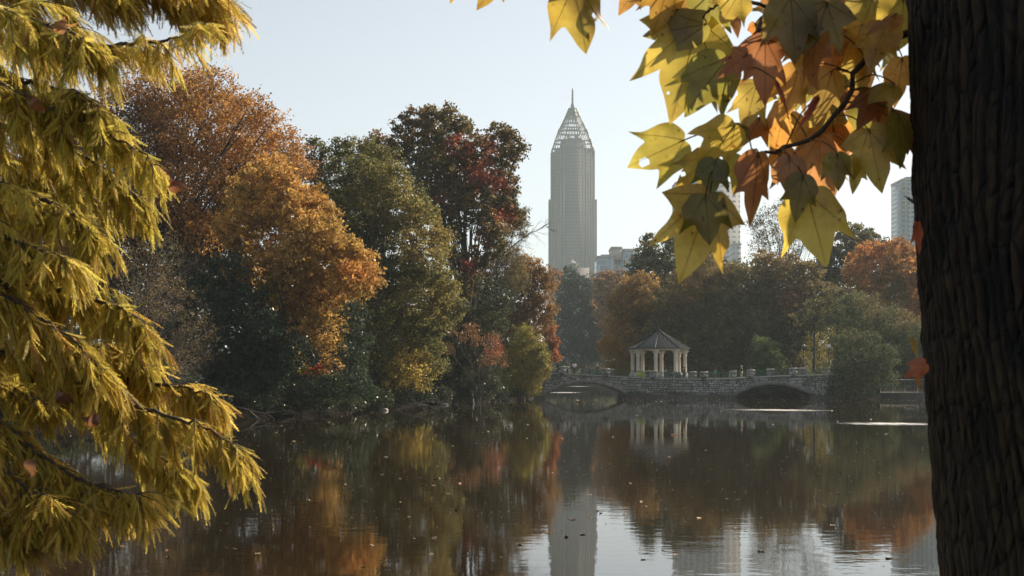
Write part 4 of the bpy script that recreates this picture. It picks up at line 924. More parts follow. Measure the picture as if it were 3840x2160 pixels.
fur = np.abs(fbm(C3, 2.0, 3)); fur2 = np.abs(fbm(C3 * np.array([1, 1, 2.2]) + 7, 3.7, 3)); fine = fbm(np.stack([np.cos(aa) * RT, np.sin(aa) * RT, Z_], -1), 60, 2)
phi = 46 * aa + 6.5 * fbm(np.stack([np.cos(aa) * 4, np.sin(aa) * 4, Z_ * 2.4], -1), 1.3, 3) + 1.3 * fbm(np.stack([np.cos(aa) * 15, np.sin(aa) * 15, Z_ * 12], -1), 1.2, 3)
phi2 = 90 * aa + 9 * fbm(np.stack([np.cos(aa) * 3 + 4, np.sin(aa) * 3, Z_ * 5], -1), 1.8, 3)
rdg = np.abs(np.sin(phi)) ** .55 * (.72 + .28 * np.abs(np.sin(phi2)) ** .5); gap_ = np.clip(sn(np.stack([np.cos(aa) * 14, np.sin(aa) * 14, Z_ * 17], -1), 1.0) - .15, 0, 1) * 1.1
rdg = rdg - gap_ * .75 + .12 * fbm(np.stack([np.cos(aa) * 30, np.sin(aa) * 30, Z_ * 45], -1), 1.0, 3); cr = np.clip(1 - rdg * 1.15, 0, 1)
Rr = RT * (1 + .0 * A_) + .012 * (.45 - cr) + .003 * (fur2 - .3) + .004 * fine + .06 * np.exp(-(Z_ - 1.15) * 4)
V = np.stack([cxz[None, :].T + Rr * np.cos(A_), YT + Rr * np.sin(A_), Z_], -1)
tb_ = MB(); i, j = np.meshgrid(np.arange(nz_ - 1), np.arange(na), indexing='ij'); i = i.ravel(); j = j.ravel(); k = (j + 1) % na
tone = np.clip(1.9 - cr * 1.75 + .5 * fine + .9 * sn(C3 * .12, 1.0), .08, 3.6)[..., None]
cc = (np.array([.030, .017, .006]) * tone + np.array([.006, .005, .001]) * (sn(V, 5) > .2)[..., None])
tb_.add(V.reshape(-1, 3), np.stack([i * na + j, i * na + k, (i + 1) * na + k, (i + 1) * na + j], 1), 0, cc.reshape(-1, 3))
m, nt, out = newmat('furrowed_bark')
at = N(nt, 'ShaderNodeAttribute', attribute_name='Col'); b = N(nt, 'ShaderNodeBsdfPrincipled', Roughness=0.9)
tc = N(nt, 'ShaderNodeTexCoord'); mp = N(nt, 'ShaderNodeMapping'); mp.inputs['Scale'].default_value = (1, 1, .25); L(nt, tc.outputs['Object'], mp.inputs[0])
no = N(nt, 'ShaderNodeTexNoise', Scale=60.0, Detail=6.0, Roughness=0.7); L(nt, mp.outputs[0], no.inputs['Vector'])
mx = N(nt, 'ShaderNodeMix', data_type='RGBA', blend_type='MULTIPLY'); mx.inputs[0].default_value = 1.0
L(nt, at.outputs['Color'], mx.inputs[6]); L(nt, ramp(nt, no.outputs['Fac'], [(.3, (.5, .5, .5)), (.7, (1.2, 1.2, 1.2))]), mx.inputs[7]); L(nt, mx.outputs[2], b.inputs['Base Color'])
bp = N(nt, 'ShaderNodeBump', Strength=1.0, Distance=0.014)
mp2 = N(nt, 'ShaderNodeMapping'); mp2.inputs['Scale'].default_value = (1, 1, .32); L(nt, tc.outputs['Object'], mp2.inputs[0])
vq = N(nt, 'ShaderNodeTexNoise', Scale=14.0, Detail=3.0); L(nt, mp2.outputs[0], vq.inputs['Vector'])
vs_ = N(nt, 'ShaderNodeVectorMath', operation='MULTIPLY_ADD'); L(nt, vq.outputs['Color'], vs_.inputs[0]); vs_.inputs[1].default_value = (.05, .05, .05); L(nt, mp2.outputs[0], vs_.inputs[2])
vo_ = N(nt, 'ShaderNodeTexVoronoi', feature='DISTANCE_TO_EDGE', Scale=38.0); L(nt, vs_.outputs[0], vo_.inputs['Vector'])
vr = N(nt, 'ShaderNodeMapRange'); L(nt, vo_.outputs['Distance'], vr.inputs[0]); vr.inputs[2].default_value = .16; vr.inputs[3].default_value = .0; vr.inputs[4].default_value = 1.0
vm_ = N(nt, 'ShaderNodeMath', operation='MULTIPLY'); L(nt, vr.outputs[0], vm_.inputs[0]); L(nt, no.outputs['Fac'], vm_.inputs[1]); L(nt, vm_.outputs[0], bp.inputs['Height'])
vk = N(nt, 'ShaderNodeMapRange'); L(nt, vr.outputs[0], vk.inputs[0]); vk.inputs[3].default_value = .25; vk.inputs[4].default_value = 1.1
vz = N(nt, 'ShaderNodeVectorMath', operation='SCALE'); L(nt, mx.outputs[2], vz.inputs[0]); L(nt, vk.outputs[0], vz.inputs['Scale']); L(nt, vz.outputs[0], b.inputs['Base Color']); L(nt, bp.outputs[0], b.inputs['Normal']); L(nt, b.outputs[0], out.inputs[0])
M['furrow'] = m
tb_.build('trunk', m, trunk_root, smooth=True)
YL = 2.4
def C4(x, y): return (2300 + x / 2.147, y / 2.147)      # reading helper: enlarged crop -> photo pixels
def branch(pts, r0, r1, sides=8):
    P = resample([W(*p) for p in pts], 26, .006); mb = MB(); mb.tube(P, np.linspace(r0, r1, 26), sides)
    return mb.build('branch', M['twig'], trunk_root, smooth=True), P
BR = [branch([(3560, 60, 2.55), (3408, 126, 2.5), (3315, 172, 2.46), (3217, 262, 2.42), (3190, 360, 2.42), (3045, 508, 2.42), (2920, 559, 2.4), (2794, 596, 2.4), (2690, 650, 2.4)], .0075, .0018),
      branch([(3600, -330, 2.75), (3350, -130, 2.65), (3092, -10, 2.5), (2905, 37, 2.42), (2826, 140, 2.36), (2760, 260, 2.36)], .012, .002),
      branch([(3600, -560, 2.6), (3200, -300, 2.5), (2800, -130, 2.45), (2400, -110, 2.4), (2150, -70, 2.4), (1900, -110, 2.4), (1700, -80, 2.4)], .010, .002),
      branch([(3580, 420, 2.7), (3400, 470, 2.65), (3250, 520, 2.6), (3080, 600, 2.58), (2950, 660, 2.55)], .007, .002),
      branch([(2905, 37, 2.42), (2790, 0, 2.4), (2690, 15, 2.38), (2640, 60, 2.36)], .004, .0015)]
allbp = np.concatenate([P for _, P in BR]); allbo = [o for o, P in BR for _ in P]

HALF = [[(0, 0), (.11, -.05), (.25, -.03), (.38, .07), (.44, .22), (.45, .38), (.47, .53), ('t', .54, .74), (.40, .64), (.30, .58), ('t', .25, .59), (.20, .72), (.12, .86), (.04, .97), ('t', 0, 1.02)],
        [(0, 0), (.13, -.08), (.27, -.04), (.40, .02), ('t', .60, .16), (.46, .24), ('t', .38, .32), (.44, .46), (.47, .58), ('t', .53, .76), (.38, .66), ('t', .26, .58), (.23, .70), (.13, .86), ('t', 0, 1.05)],
        [(0, 0), (.10, -.04), (.24, .0), (.36, .12), (.40, .28), (.36, .42), ('t', .44, .60), (.30, .56), ('t', .22, .55), (.18, .70), (.08, .88), ('t', 0, 1.0)]]
def half_outline(h, sx):
    segs = []; cur = []
    for p in h:
        if p[0] == 't': cur.append((p[1], p[2])); segs.append(cur); cur = [(p[1], p[2])]
        else: cur.append(p)
    if len(cur) > 1: segs.append(cur)
    pts = []
    for sg in segs:
        P = resample([(a * sx * rng.uniform(.94, 1.06) if 0 < i < len(sg) - 1 else a * sx, b_ + (rng.uniform(-.012, .012) if 0 < i < len(sg) - 1 else 0), 0) for i, (a, b_) in enumerate(sg)], len(sg) * 3 + 1)
        pts += [(x, y) for x, y, _ in (P if not pts else P[1:])]
    return pts
def leaf_flat(kind, sx=1.0, holes=()):
    R_ = half_outline(HALF[kind], sx); L_ = half_outline(HALF[kind], sx * rng.uniform(.85, 1.05))
    loop = R_ + [(-x, y) for x, y in L_[::-1][1:-1]]
    V2 = [Vector((x, y)) for x, y in loop]; n = len(V2); E = [(i, (i + 1) % n) for i in range(n)]
    hol = []
    for hx, hy, hr in holes:
        b0 = len(V2); mseg = 11; ph_ = [(hx + hr * (1 + .3 * math.sin(q * 2.1 + hx * 9)) * math.cos(q * 2 * PI / mseg), hy + hr * 1.2 * math.sin(q * 2 * PI / mseg)) for q in range(mseg)]
        V2 += [Vector(p) for p in ph_]; E += [(b0 + q, b0 + (q + 1) % mseg) for q in range(mseg)]; hol.append((hx, hy, hr))
    gx = np.arange(-.62, .63, .05)
    for x in gx:
        for y in np.arange(-.05, 1.05, .05): V2.append(Vector((x + rng.uniform(-.008, .008), y + rng.uniform(-.008, .008))))
    for y in np.arange(0.02, .98, .025): V2.append(Vector((0, y)))
    vo, _, fo, *_ = delaunay_2d_cdt(V2, E, [list(range(n))], 1, 1e-5)
    V = np.array([(v.x, v.y) for v in vo]); lp = np.array(loop)
    def inside(p):
        x, y = p; c = False
        for (x0, y0), (x1, y1) in zip(loop, loop[1:] + loop[:1]):
            if (y0 > y) != (y1 > y) and x < (x1 - x0) * (y - y0) / (y1 - y0) + x0: c = not c
        return c
    fs_ = []
    for f in fo:
        c = V[list(f)].mean(0)
        if not inside(c): continue
        if any(math.hypot(c[0] - a, (c[1] - b_) / 1.2) < r * .98 for a, b_, r in hol): continue
        fs_.append(tuple(f))
    tips = {0: [(0, 1.0), (.5 * sx, .7), (-.5 * sx, .7)], 1: [(0, 1.0), (.5 * sx, .72), (-.5 * sx, .72), (.55 * sx, .16), (-.55 * sx, .16)], 2: [(0, .98), (.4 * sx, .57), (-.4 * sx, .57)]}[kind]
    dv = np.full(len(V), 9.0)
    def sd_(a, b_):
        a, b_ = np.array(a), np.array(b_); e = b_ - a; t = np.clip(((V - a) @ e) / (e @ e), 0, 1); return np.linalg.norm(V - a - t[:, None] * e, axis=1)
    for t_ in tips:
        dv = np.minimum(dv, sd_((0, .03), t_))
        for q in (.3, .5, .7):
            b0 = np.array(t_) * q; dr = np.array(t_) - np.array((0, .03)); dr = dr / np.linalg.norm(dr)
            for s_ in (-1, 1):
                d2 = np.array([dr[0] * .7 - s_ * dr[1] * .7, dr[1] * .7 + s_ * dr[0] * .7]); dv = np.minimum(dv, sd_(b0, b0 + d2 * .2) * 1.5)
    return V, fs_, dv, tips
YEL, OLV, RST, GRN, ORG_, BRN = (.70, .42, .05), (.54, .38, .05), (.46, .17, .045), (.28, .24, .035), (.68, .33, .06), (.27, .11, .035)
def big_leaf(bpx, tpx, Y, col, kind=0, sx=1.0, tiltx=0.0, tipd=0.0, curl=.25, holes=(), petiole=True, cup=.18):
    """one broad leaf: base and tip of the midrib, its distance, its lean towards or away from the water"""
    B = W(*bpx, Y); T = W(*tpx, Y + tipd); ln = np.linalg.norm(T - B); y_ = (T - B) / ln
    nrm = np.array([math.sin(tiltx), -math.cos(tiltx), .15]); nrm -= y_ * (nrm @ y_); nrm /= np.linalg.norm(nrm); x_ = np.cross(y_, nrm)
    V, fs_, dv, tips = leaf_flat(kind, sx, holes)
    u, v = V[:, 0], V[:, 1]; ph = rng.uniform(0, 6)
    w = -cup * u * u * 1.4 + curl * .3 * (v - .2) * (1 - v) + .028 * np.sin(v * 11 + ph) * np.abs(u) * 2.4 + .05 * np.sin(u * 8 + v * 5 + ph) * (np.abs(u) + .1) - curl * .35 * np.clip(v - .6, 0, 1) ** 2
    V3 = B + (u[:, None] * x_ + v[:, None] * y_ + w[:, None] * nrm) * ln
    vein = np.clip(1 - dv / .022, 0, 1)[:, None]; c = np.array(col) * (1 + .10 * np.sin(u * 7 + ph) * np.sin(v * 5 + ph))[:, None]
    edge_ = np.clip((np.abs(u) - .33) * 3, 0, 1)[:, None] * .3 * (rng.uniform() < .6)
    c = c * (1 - vein * .2); c = c * (1 - edge_) + np.array([.30, .13, .04]) * edge_
    mb = MB(); mb.add(V3, fs_, 0, c)
    for t_ in tips:
        q = np.linspace(0, 1, 7); ctr = np.array([(t_[0] * a, .0 + (t_[1]) * a) for a in q]); uu, vv = ctr[:, 0], ctr[:, 1]
        ww = -cup * uu * uu * 1.4 + curl * .3 * (vv - .2) * (1 - vv) - curl * .35 * np.clip(vv - .6, 0, 1) ** 2 + .028 * np.sin(vv * 11 + ph) * np.abs(uu) * 2.4 + .05 * np.sin(uu * 8 + vv * 5 + ph) * (np.abs(uu) + .1) + .003
        mb.tube(B + (uu[:, None] * x_ + vv[:, None] * y_ + ww[:, None] * nrm) * ln, np.linspace(.0055, .0015, 7) * ln, 4, 0, np.array(col) * .75, cap=False)
    bo = BR[0][0]
    if petiole is not None:
        dist = np.linalg.norm(allbp - B, axis=1); q = int(np.argmin(dist)); bo = allbo[q]
        E_ = allbp[q] if petiole is True else W(*petiole)
        if petiole is True and dist[q] > .12:
            E_ = B + (allbp[q] - B) * .45 / max(dist[q], .45) if dist[q] > .45 else allbp[q]
        mid_ = (B + E_) / 2 + np.array([0, 0, .12 * np.linalg.norm(E_ - B)]); mb.tube(resample([B + y_ * .01, B, mid_, E_], 10), np.linspace(.0011, .0014, 10), 5, 0, np.array([.20, .14, .05]))
    mb.build('leaf', M['bigleaf'], bo, smooth=True)
q_ = lambda x, y: (x * Q, y * Q)
big_leaf(q_(1440, -42), q_(1476, 133), 2.35, OLV, 0, .95, .35, .02, holes=((-.26, .50, .035), (-.33, .62, .06)), cup=.4)
big_leaf(q_(1275, -78), q_(1198, 26), 2.4, OLV, 2, .9, -.3)
big_leaf(q_(1170, -95), q_(1132, 10), 2.4, YEL, 2, .8, .2)
big_leaf(q_(1610, -55), q_(1556, 40), 2.4, ORG_, 2, .9, .3)
big_leaf(q_(1690, -62), q_(1640, 92), 2.38, YEL, 0, .72, .4)
big_leaf(q_(1758, 48), q_(1690, 300), 2.40, (.62, .45, .055), 1, .86, .25, -.03, holes=((.10, .78, .014), (-.30, .28, .012)), cup=.3)
big_leaf(q_(1778, 60), q_(1618, 90), 2.36, GRN, 0, .7, -.5, .05, holes=((.13, .75, .03), (.28, .70, .035), (.2, .84, .02)), cup=.5)
big_leaf(q_(1828, 146), q_(1722, 292), 2.35, (.28, .28, .035), 0, .9, -.15, .02, curl=.5)
big_leaf(q_(1722, 352), q_(1580, 420), 2.38, (.54, .45, .055), 0, 1.0, .1, .0, holes=((-.05, .74, .075),), petiole=(2741, 512, 2.4), cup=.35)
big_leaf(q_(1788, 392), q_(1700, 470), 2.36, OLV, 0, .8, .3, .03, holes=((.1, .7, .05),))
big_leaf(q_(1800, 402), q_(1780, 500), 2.33, (.16, .19, .03), 0, .95, .0, .0, holes=((-.25, .6, .04),))
big_leaf(q_(1786, 486), q_(1712, 704), 2.30, (.74, .50, .06), 1, .80, .12, -.03, curl=.35)
big_leaf(q_(1775, 490), q_(1785, 616), 2.25, (.20, .19, .03), 0, 1.05, .1, .0, cup=.3)
big_leaf(q_(1868, 395), q_(1846, 492), 2.38, (.62, .50, .06), 0, .9, .5)
big_leaf(q_(2030, 484), q_(2078, 668), 2.33, (.74, .54, .065), 0, .95, -.1, -.02, cup=.25)
big_leaf(q_(2020, 440), q_(2000, 560), 2.29, (.22, .20, .035), 2, .9, .1)
big_leaf(q_(1908, 384), q_(1886, 572), 2.32, RST, 2, .72, .5, .0, cup=.5)
big_leaf(q_(1985, 395), q_(1990, 500), 2.31, (.40, .17, .05), 0, .95, -.2)
big_leaf(q_(1862, -20), q_(1812, 62), 2.36, OLV, 0, 1.05, .1)
big_leaf(q_(1925, 96), q_(1925, 262), 2.33, (.42, .16, .055), 1, .75, .1, .0, cup=.3)
big_leaf(q_(2010, 170), q_(1965, 310), 2.40, ORG_, 0, .8, .4)
big_leaf(q_(1905, 210), q_(1868, 330), 2.42, (.50, .36, .06), 1, .8, .1)
big_leaf(q_(1990, -10), q_(2000, 160), 2.30, (.20, .16, .03), 0, .95, .0)
big_leaf(q_(2080, 5), q_(2035, 170), 2.32, (.26, .21, .035), 1, .85, -.2)
big_leaf(q_(2170, 60), q_(2172, 205), 2.44, YEL, 1, .7, .2)
big_leaf(q_(2095, 175), q_(2050, 315), 2.42, (.48, .30, .06), 2, .95, .3)
big_leaf(q_(2185, 325), q_(2218, 480), 2.38, (.60, .46, .06), 1, .8, -.3)
big_leaf(q_(2262, 290), q_(2265, 424), 2.36, (.28, .25, .04), 0, .75, .5)
big_leaf(q_(1955, 205), q_(1985, 300), 2.28, (.44, .12, .06), 2, .4, .9)
big_leaf(q_(2060, 245), q_(2000, 335), 2.28, (.42, .10, .06), 2, .38, 1.0)
big_leaf(q_(2105, 385), q_(2110, 480), 2.36, (.30, .27, .04), 0, .9, .1)
big_leaf(q_(2160, 390), q_(2145, 490), 2.40, (.48, .40, .06), 2, .8, .2)
big_leaf(q_(2310, 560), q_(2312, 640), 2.2, (.50, .11, .05), 0, .9, .9, petiole=None)
big_leaf(q_(2296, 850), q_(2308, 905), 2.2, (.55, .36, .08), 2, .6, .6, petiole=None)
big_leaf(q_(2330, 915), q_(2275, 950), 2.18, (.50, .13, .05), 0, .9, .4, petiole=None)
big_leaf(q_(2310, 925), q_(2312, 990), 2.2, (.50, .20, .05), 2, .6, .9, petiole=None)
big_leaf(q_(2300, 510), q_(2271, 490), 2.2, (.04, .04, .03), 2, .35, .5, petiole=None)
zone = [(1840, 15), (1900, 85), (1975, 20), (2050, 60), (2120, 15), (2200, 15), (2255, 60), (2110, 110), (2230, 130), (2270, 170), (2140, 180), (2190, 215), (2250, 235), (2120, 255), (2060, 200), (2030, 235), (2165, 275), (2210, 255), (2075, 300), (1975, 300),
        (2020, 340), (1915, 320), (1850, 340), (1880, 365), (2065, 360), (2125, 330), (1945, 365), (2250, 330), (2095, 345), (2010, 130), (1950, 60), (1880, 160), (2275, 20), (1790, 5), (1740, -10), (2230, 80), (1955, 180), (1960, 400), (2060, 400), (2180, 330), (2120, 60), (2050, 120), (2240, 290), (2155, 130)]
cols = [YEL, OLV, RST, RST, ORG_, ORG_, (.58, .24, .05), (.30, .24, .04), (.48, .20, .06), (.24, .22, .035), (.46, .34, .06), BRN]
for bx_, by_ in zone:
    a = rng.normal() * .55 - .15; ln_ = rng.uniform(78, 140)
    big_leaf(q_(bx_, by_ - 25), q_(bx_ + math.sin(a) * ln_, by_ - 25 + math.cos(a) * ln_), rng.uniform(2.28, 2.62), cols[rng.integers(len(cols))], int(rng.choice([0, 0, 1, 2])), rng.uniform(.7, 1.1), rng.normal() * .5, rng.normal() * .04, rng.uniform(.1, .9), cup=rng.uniform(.2, .9))
# ---------------------------------------------------------------- feathery bald cypress boughs (left foreground)
fc = thing('bald_cypress', (-3.1, 5.6, 1.1), 'feathery yellow green conifer with drooping boughs filling the left edge', 'tree')
tk = MB(); tk.tube(resample([(-3.1, 5.6, .6), (-3.08, 5.6, 2.5), (-3.12, 5.65, 5), (-3.1, 5.6, 8)], 16, .03), np.linspace(.30, .16, 16), 14); tk.build('trunk', M['bark'], fc, smooth=True)
def frond_template(kind):
    """pinnate sprig along +y, unit length: a slim rachis with two rows of soft flat needles"""
    V = []; Fc_ = []; n = 24; cv = (0.0, .12, -.12, .2)[kind]; wid = (.135, .12, .15, .105)[kind]
    def c(t): return np.array([cv * t * t * .6, t, .10 * math.sin(t * 2.5 + kind) * t])
    for i in range(n):
        t = .04 + .95 * i / n; p = c(t); ln = wid * (1 - .55 * t ** 3) * (.55 + .45 * min(1, t * 5))
        for s_ in (-1, 1):
            a = math.radians(52 - 22 * t); d = np.array([s_ * math.sin(a), math.cos(a), rng.uniform(-.35, .35)]); q = p + d * ln
            b0 = len(V); wv = .016; V += [p + [0, -wv, 0], (p + q) / 2 + np.array([s_ * .004, -wv * .9, 0]), q, p + [0, wv, 0]]; Fc_.append((b0, b0 + 1, b0 + 2, b0 + 3))
    for i in range(6):
        p, q = c(i / 6), c((i + 1) / 6); b0 = len(V); w_ = .006; V += [p - [w_, 0, 0], q - [w_, 0, 0], q + [w_, 0, 0], p + [w_, 0, 0]]; Fc_.append((b0, b0 + 1, b0 + 2, b0 + 3))
    return np.array(V), np.array(Fc_)
FT = [frond_template(q) for q in range(4)]
def place_fronds(mb, P, D, S, C_):
    """many sprigs: position, direction, length, colour"""
    P, D, S, C_ = map(np.asarray, (P, D, S, C_)); kinds = rng.integers(0, 4, len(P))
    for kd in range(4):
        m_ = kinds == kd; n = m_.sum()
        if not n: continue
        V, Fa = FT[kd]; y_ = D[m_] / np.linalg.norm(D[m_], axis=1, keepdims=True); r = rng.normal(size=(n, 3)); r[:, 1] *= .45; r[:, 0] += .0
        x_ = np.cross(y_, r); x_ /= np.linalg.norm(x_, axis=1, keepdims=True) + 1e-9; z_ = np.cross(x_, y_)
        W_ = P[m_][:, None, :] + S[m_][:, None, None] * (V[None, :, 0, None] * x_[:, None] + V[None, :, 1, None] * y_[:, None] + V[None, :, 2, None] * z_[:, None])
        k_ = len(V); Fz = (Fa[None] + (np.arange(n) * k_)[:, None, None]).reshape(-1, 4)
        cv_ = C_[m_][:, None, :] * (1 + .0 * V[None, :, 1:2]); cv_ = cv_ * rng.uniform(.85, 1.15, (n, k_, 1))
        mb.add(W_.reshape(-1, 3), Fz, 0, cv_.reshape(-1, 3))
def bough(pts, Y0, Y1, tw=26, tl=.22, warm=.3, dens=1.0, drop=1.0, trunk_from=True, r=.014, fl=.088, dark=1.0):
    P = [W(x * Q, y * Q, Y0 + (Y1 - Y0) * i / (len(pts) - 1)) for i, (x, y) in enumerate(pts)]
    if trunk_from: P = [np.array([-3.1, 5.6, P[0][2] + .25])] + P
    n = 60; C = resample(P, n, .012); mbk = MB(); rad = np.linspace(r, .0022, n); mbk.tube(C, rad, 6)
    T = np.gradient(C, axis=0); T /= np.linalg.norm(T, axis=1, keepdims=True)
    fp, fd, fs_, fc_ = [], [], [], []
    def addf(p, d, t):
        w = np.clip(warm + .25 * rng.normal(), 0, 1); base = np.array([.58, .49, .075]) * (1 - w) + np.array([.74, .48, .09]) * w
        if rng.uniform() < .06: base = np.array([.36, .17, .05])
        fp.append(p); fd.append(d); fs_.append(fl * rng.uniform(.65, 1.25)); fc_.append(base * rng.uniform(.7, 1.2) * dark)
    st = 8 if trunk_from else 2; L_tot = np.linalg.norm(np.diff(C, axis=0), axis=1).sum()
    for q in range(int(tw * dens)):
        t = rng.uniform(st / n, .99); i = min(int(t * n), n - 1); s = C[i]; side = rng.choice([-1, 1]); f_ = T[i]
        lat = np.array([-f_[1], f_[0], 0]) * side; lat /= np.linalg.norm(lat) + 1e-6
        d = f_ * rng.uniform(.5, 1.1) + lat * rng.uniform(.2, .9) + np.array([0, 0, rng.uniform(-.5, .25)]); d /= np.linalg.norm(d)
        ln = tl * rng.uniform(.5, 1.25) * (1.25 - .7 * t); nn = 9; K = [s]
        for a in range(nn): d = d + np.array([0, 0, -.10 * drop]) + rng.normal(size=3) * .04; d /= np.linalg.norm(d); K.append(K[-1] + d * ln / nn)
        K = np.array(K); mbk.tube(K, np.linspace(.0032, .001, nn + 1), 3, cap=False)
        m_ = max(6, int(ln / .0062))
        for a in range(m_):
            u = (a + rng.uniform()) / m_ * nn; i2 = min(int(u), nn - 1); p = K[i2] + (K[i2 + 1] - K[i2]) * (u - i2); dd = K[i2 + 1] - K[i2]; dd = dd / np.linalg.norm(dd)
            sd_ = np.cross(dd, [0, 0, 1]); v = dd * rng.uniform(.25, .8) + sd_ * rng.normal() * .45 + np.array([0, 0, -rng.uniform(.0, 1.15) * drop]); addf(p, v, t)
        addf(K[-1], K[-1] - K[-2] + np.array([0, 0, -.3]) * ln / nn, t)
    for q in range(int(L_tot / .012 * dens)):
        t = rng.uniform(st / n, 1); i = min(int(t * n), n - 1); v = T[i] * rng.uniform(.2, .9) + rng.normal(size=3) * .25 + np.array([0, 0, -rng.uniform(.3, 1.2) * drop]); addf(C[i], v, t)
    b_ = mbk.build('bough', M['twig'], fc, smooth=True)
    fm = MB(); place_fronds(fm, fp, fd, fs_, fc_); fm.build('foliage', M['needle'], b_); return len(fp)
tot_ = 0
for (pts, Y0, Y1, kw) in [
    ([(-120, 110), (60, 100), (200, 118), (330, 108), (440, 98), (520, 60)], 5.4, 5.0, dict(tw=44, tl=.20, warm=.35, r=.016)),
    ([(-120, -60), (120, -40), (300, -60), (440, -50), (545, -10)], 6.2, 6.4, dict(tw=60, tl=.26, warm=.6, fl=.14)),
    ([(240, -120), (380, -110), (480, -60), (550, 20)], 6.6, 6.6, dict(tw=34, tl=.26, warm=.7, trunk_from=False, fl=.14)),
    ([(-120, 0), (20, 40), (110, 60), (180, 80), (230, 120)], 4.9, 4.7, dict(tw=46, tl=.24, warm=.2)),
    ([(-120, 130), (30, 190), (130, 220), (200, 240), (255, 280)], 5.2, 4.9, dict(tw=60, tl=.24, warm=.15, dark=.8)),
    ([(-120, 180), (60, 240), (200, 300), (290, 345), (395, 415)], 5.0, 4.8, dict(tw=60, tl=.20, warm=.15)),
    ([(-120, 290), (60, 330), (200, 390), (280, 440), (345, 495)], 5.3, 5.1, dict(tw=70, tl=.20, warm=.15)),
    ([(-120, 330), (40, 400), (140, 430), (180, 455), (220, 490)], 5.6, 5.4, dict(tw=60, tl=.24, warm=.1, dark=.75)),
    ([(-120, 430), (40, 480), (150, 520), (190, 545), (245, 590)], 4.9, 4.8, dict(tw=60, tl=.20, warm=.15)),
    ([(-120, 520), (-20, 580), (80, 620), (160, 650)], 4.7, 4.6, dict(tw=46, tl=.20, warm=.3)),
    ([(-120, 560), (60, 640), (160, 670), (250, 720)], 5.6, 5.5, dict(tw=40, tl=.2, warm=.1, dark=.75)),
    ([(-120, 690), (80, 715), (200, 740), (270, 765), (320, 785), (365, 825)], 4.9, 4.7, dict(tw=64, tl=.18, warm=.3)),
    ([(-120, 700), (0, 740), (100, 800), (200, 870), (260, 930)], 4.6, 4.5, dict(tw=60, tl=.20, warm=.4)),
    ([(-120, 790), (80, 830), (220, 870), (300, 880), (380, 925)], 5.1, 4.9, dict(tw=60, tl=.18, warm=.3)),
    ([(-120, 870), (100, 900), (260, 940), (400, 965), (480, 978), (535, 995)], 5.0, 4.8, dict(tw=56, tl=.17, warm=.5)),
    ([(-120, 640), (40, 760), (150, 850), (230, 920), (330, 1010), (430, 1050), (535, 1085), (605, 1130)], 4.7, 4.5, dict(tw=96, tl=.20, warm=.35, r=.018)),
    ([(-120, 850), (60, 900), (180, 980), (300, 1075), (400, 1150), (470, 1180)], 5.0, 4.8, dict(tw=66, tl=.18, warm=.25)),
    ([(-120, 940), (-20, 965), (60, 990), (110, 1020)], 4.8, 4.7, dict(tw=30, tl=.14, warm=.3)),
    ([(-120, 1020), (0, 1065), (90, 1135), (180, 1195), (260, 1225), (350, 1245)], 4.5, 4.4, dict(tw=76, tl=.18, warm=.45)),
    ([(-120, 1110), (-20, 1160), (60, 1225), (130, 1260), (190, 1300)], 4.4, 4.3, dict(tw=64, tl=.18, warm=.45)),
    ([(-120, 1200), (-60, 1260), (0, 1310), (60, 1350)], 4.4, 4.3, dict(tw=36, tl=.16, warm=.4))]:
    tot_ += bough(pts, Y0, Y1, **kw)
print('fronds', tot_)
# a few blown-in broad leaves caught in the boughs
for (x, y, Y, c) in [(437, 462, 4.7, (.2, .07, .03)), (95, 268, 4.6, (.22, .08, .025)), (165, 1005, 4.4, (.16, .06, .03)), (75, 1182, 4.25, (.10, .045, .02)), (225, 1055, 4.4, (.14, .05, .02)), (155, 60, 4.6, (.30, .13, .05))]:
    B = W(x * Q, y * Q, Y); V, fs_, dv, tips = leaf_flat(2, .9); u, v = V[:, 0], V[:, 1]; ang = rng.uniform(0, 6); s_ = .06
    x_ = np.array([math.cos(ang), .3, math.sin(ang)]); y_ = np.array([-math.sin(ang), .2, math.cos(ang)]); z_ = np.cross(x_, y_)
    mb = MB(); mb.add(B + s_ * (u[:, None] * x_ + (v[:, None] - .5) * y_ + (-.8 * u * u + .2 * np.sin(v * 6))[:, None] * z_), fs_, 0, c)
    o = mb.build('dead_leaf', M['bigleaf'], None, org=B); 
    nm = {437: 'dark curled dead leaf caught near the upper bough tip', 95: 'orange dead leaf caught high in the left boughs', 165: 'dark brown dead leaf caught below the long dark bough', 75: 'brown dead leaf caught in the lowest left boughs', 225: 'small reddish dead leaf caught in the lower middle boughs', 155: 'pale orange dead leaf at the top left of the boughs'}[x]
    tag(o, nm, 'leaf', 'dead leaves caught in the cypress boughs')

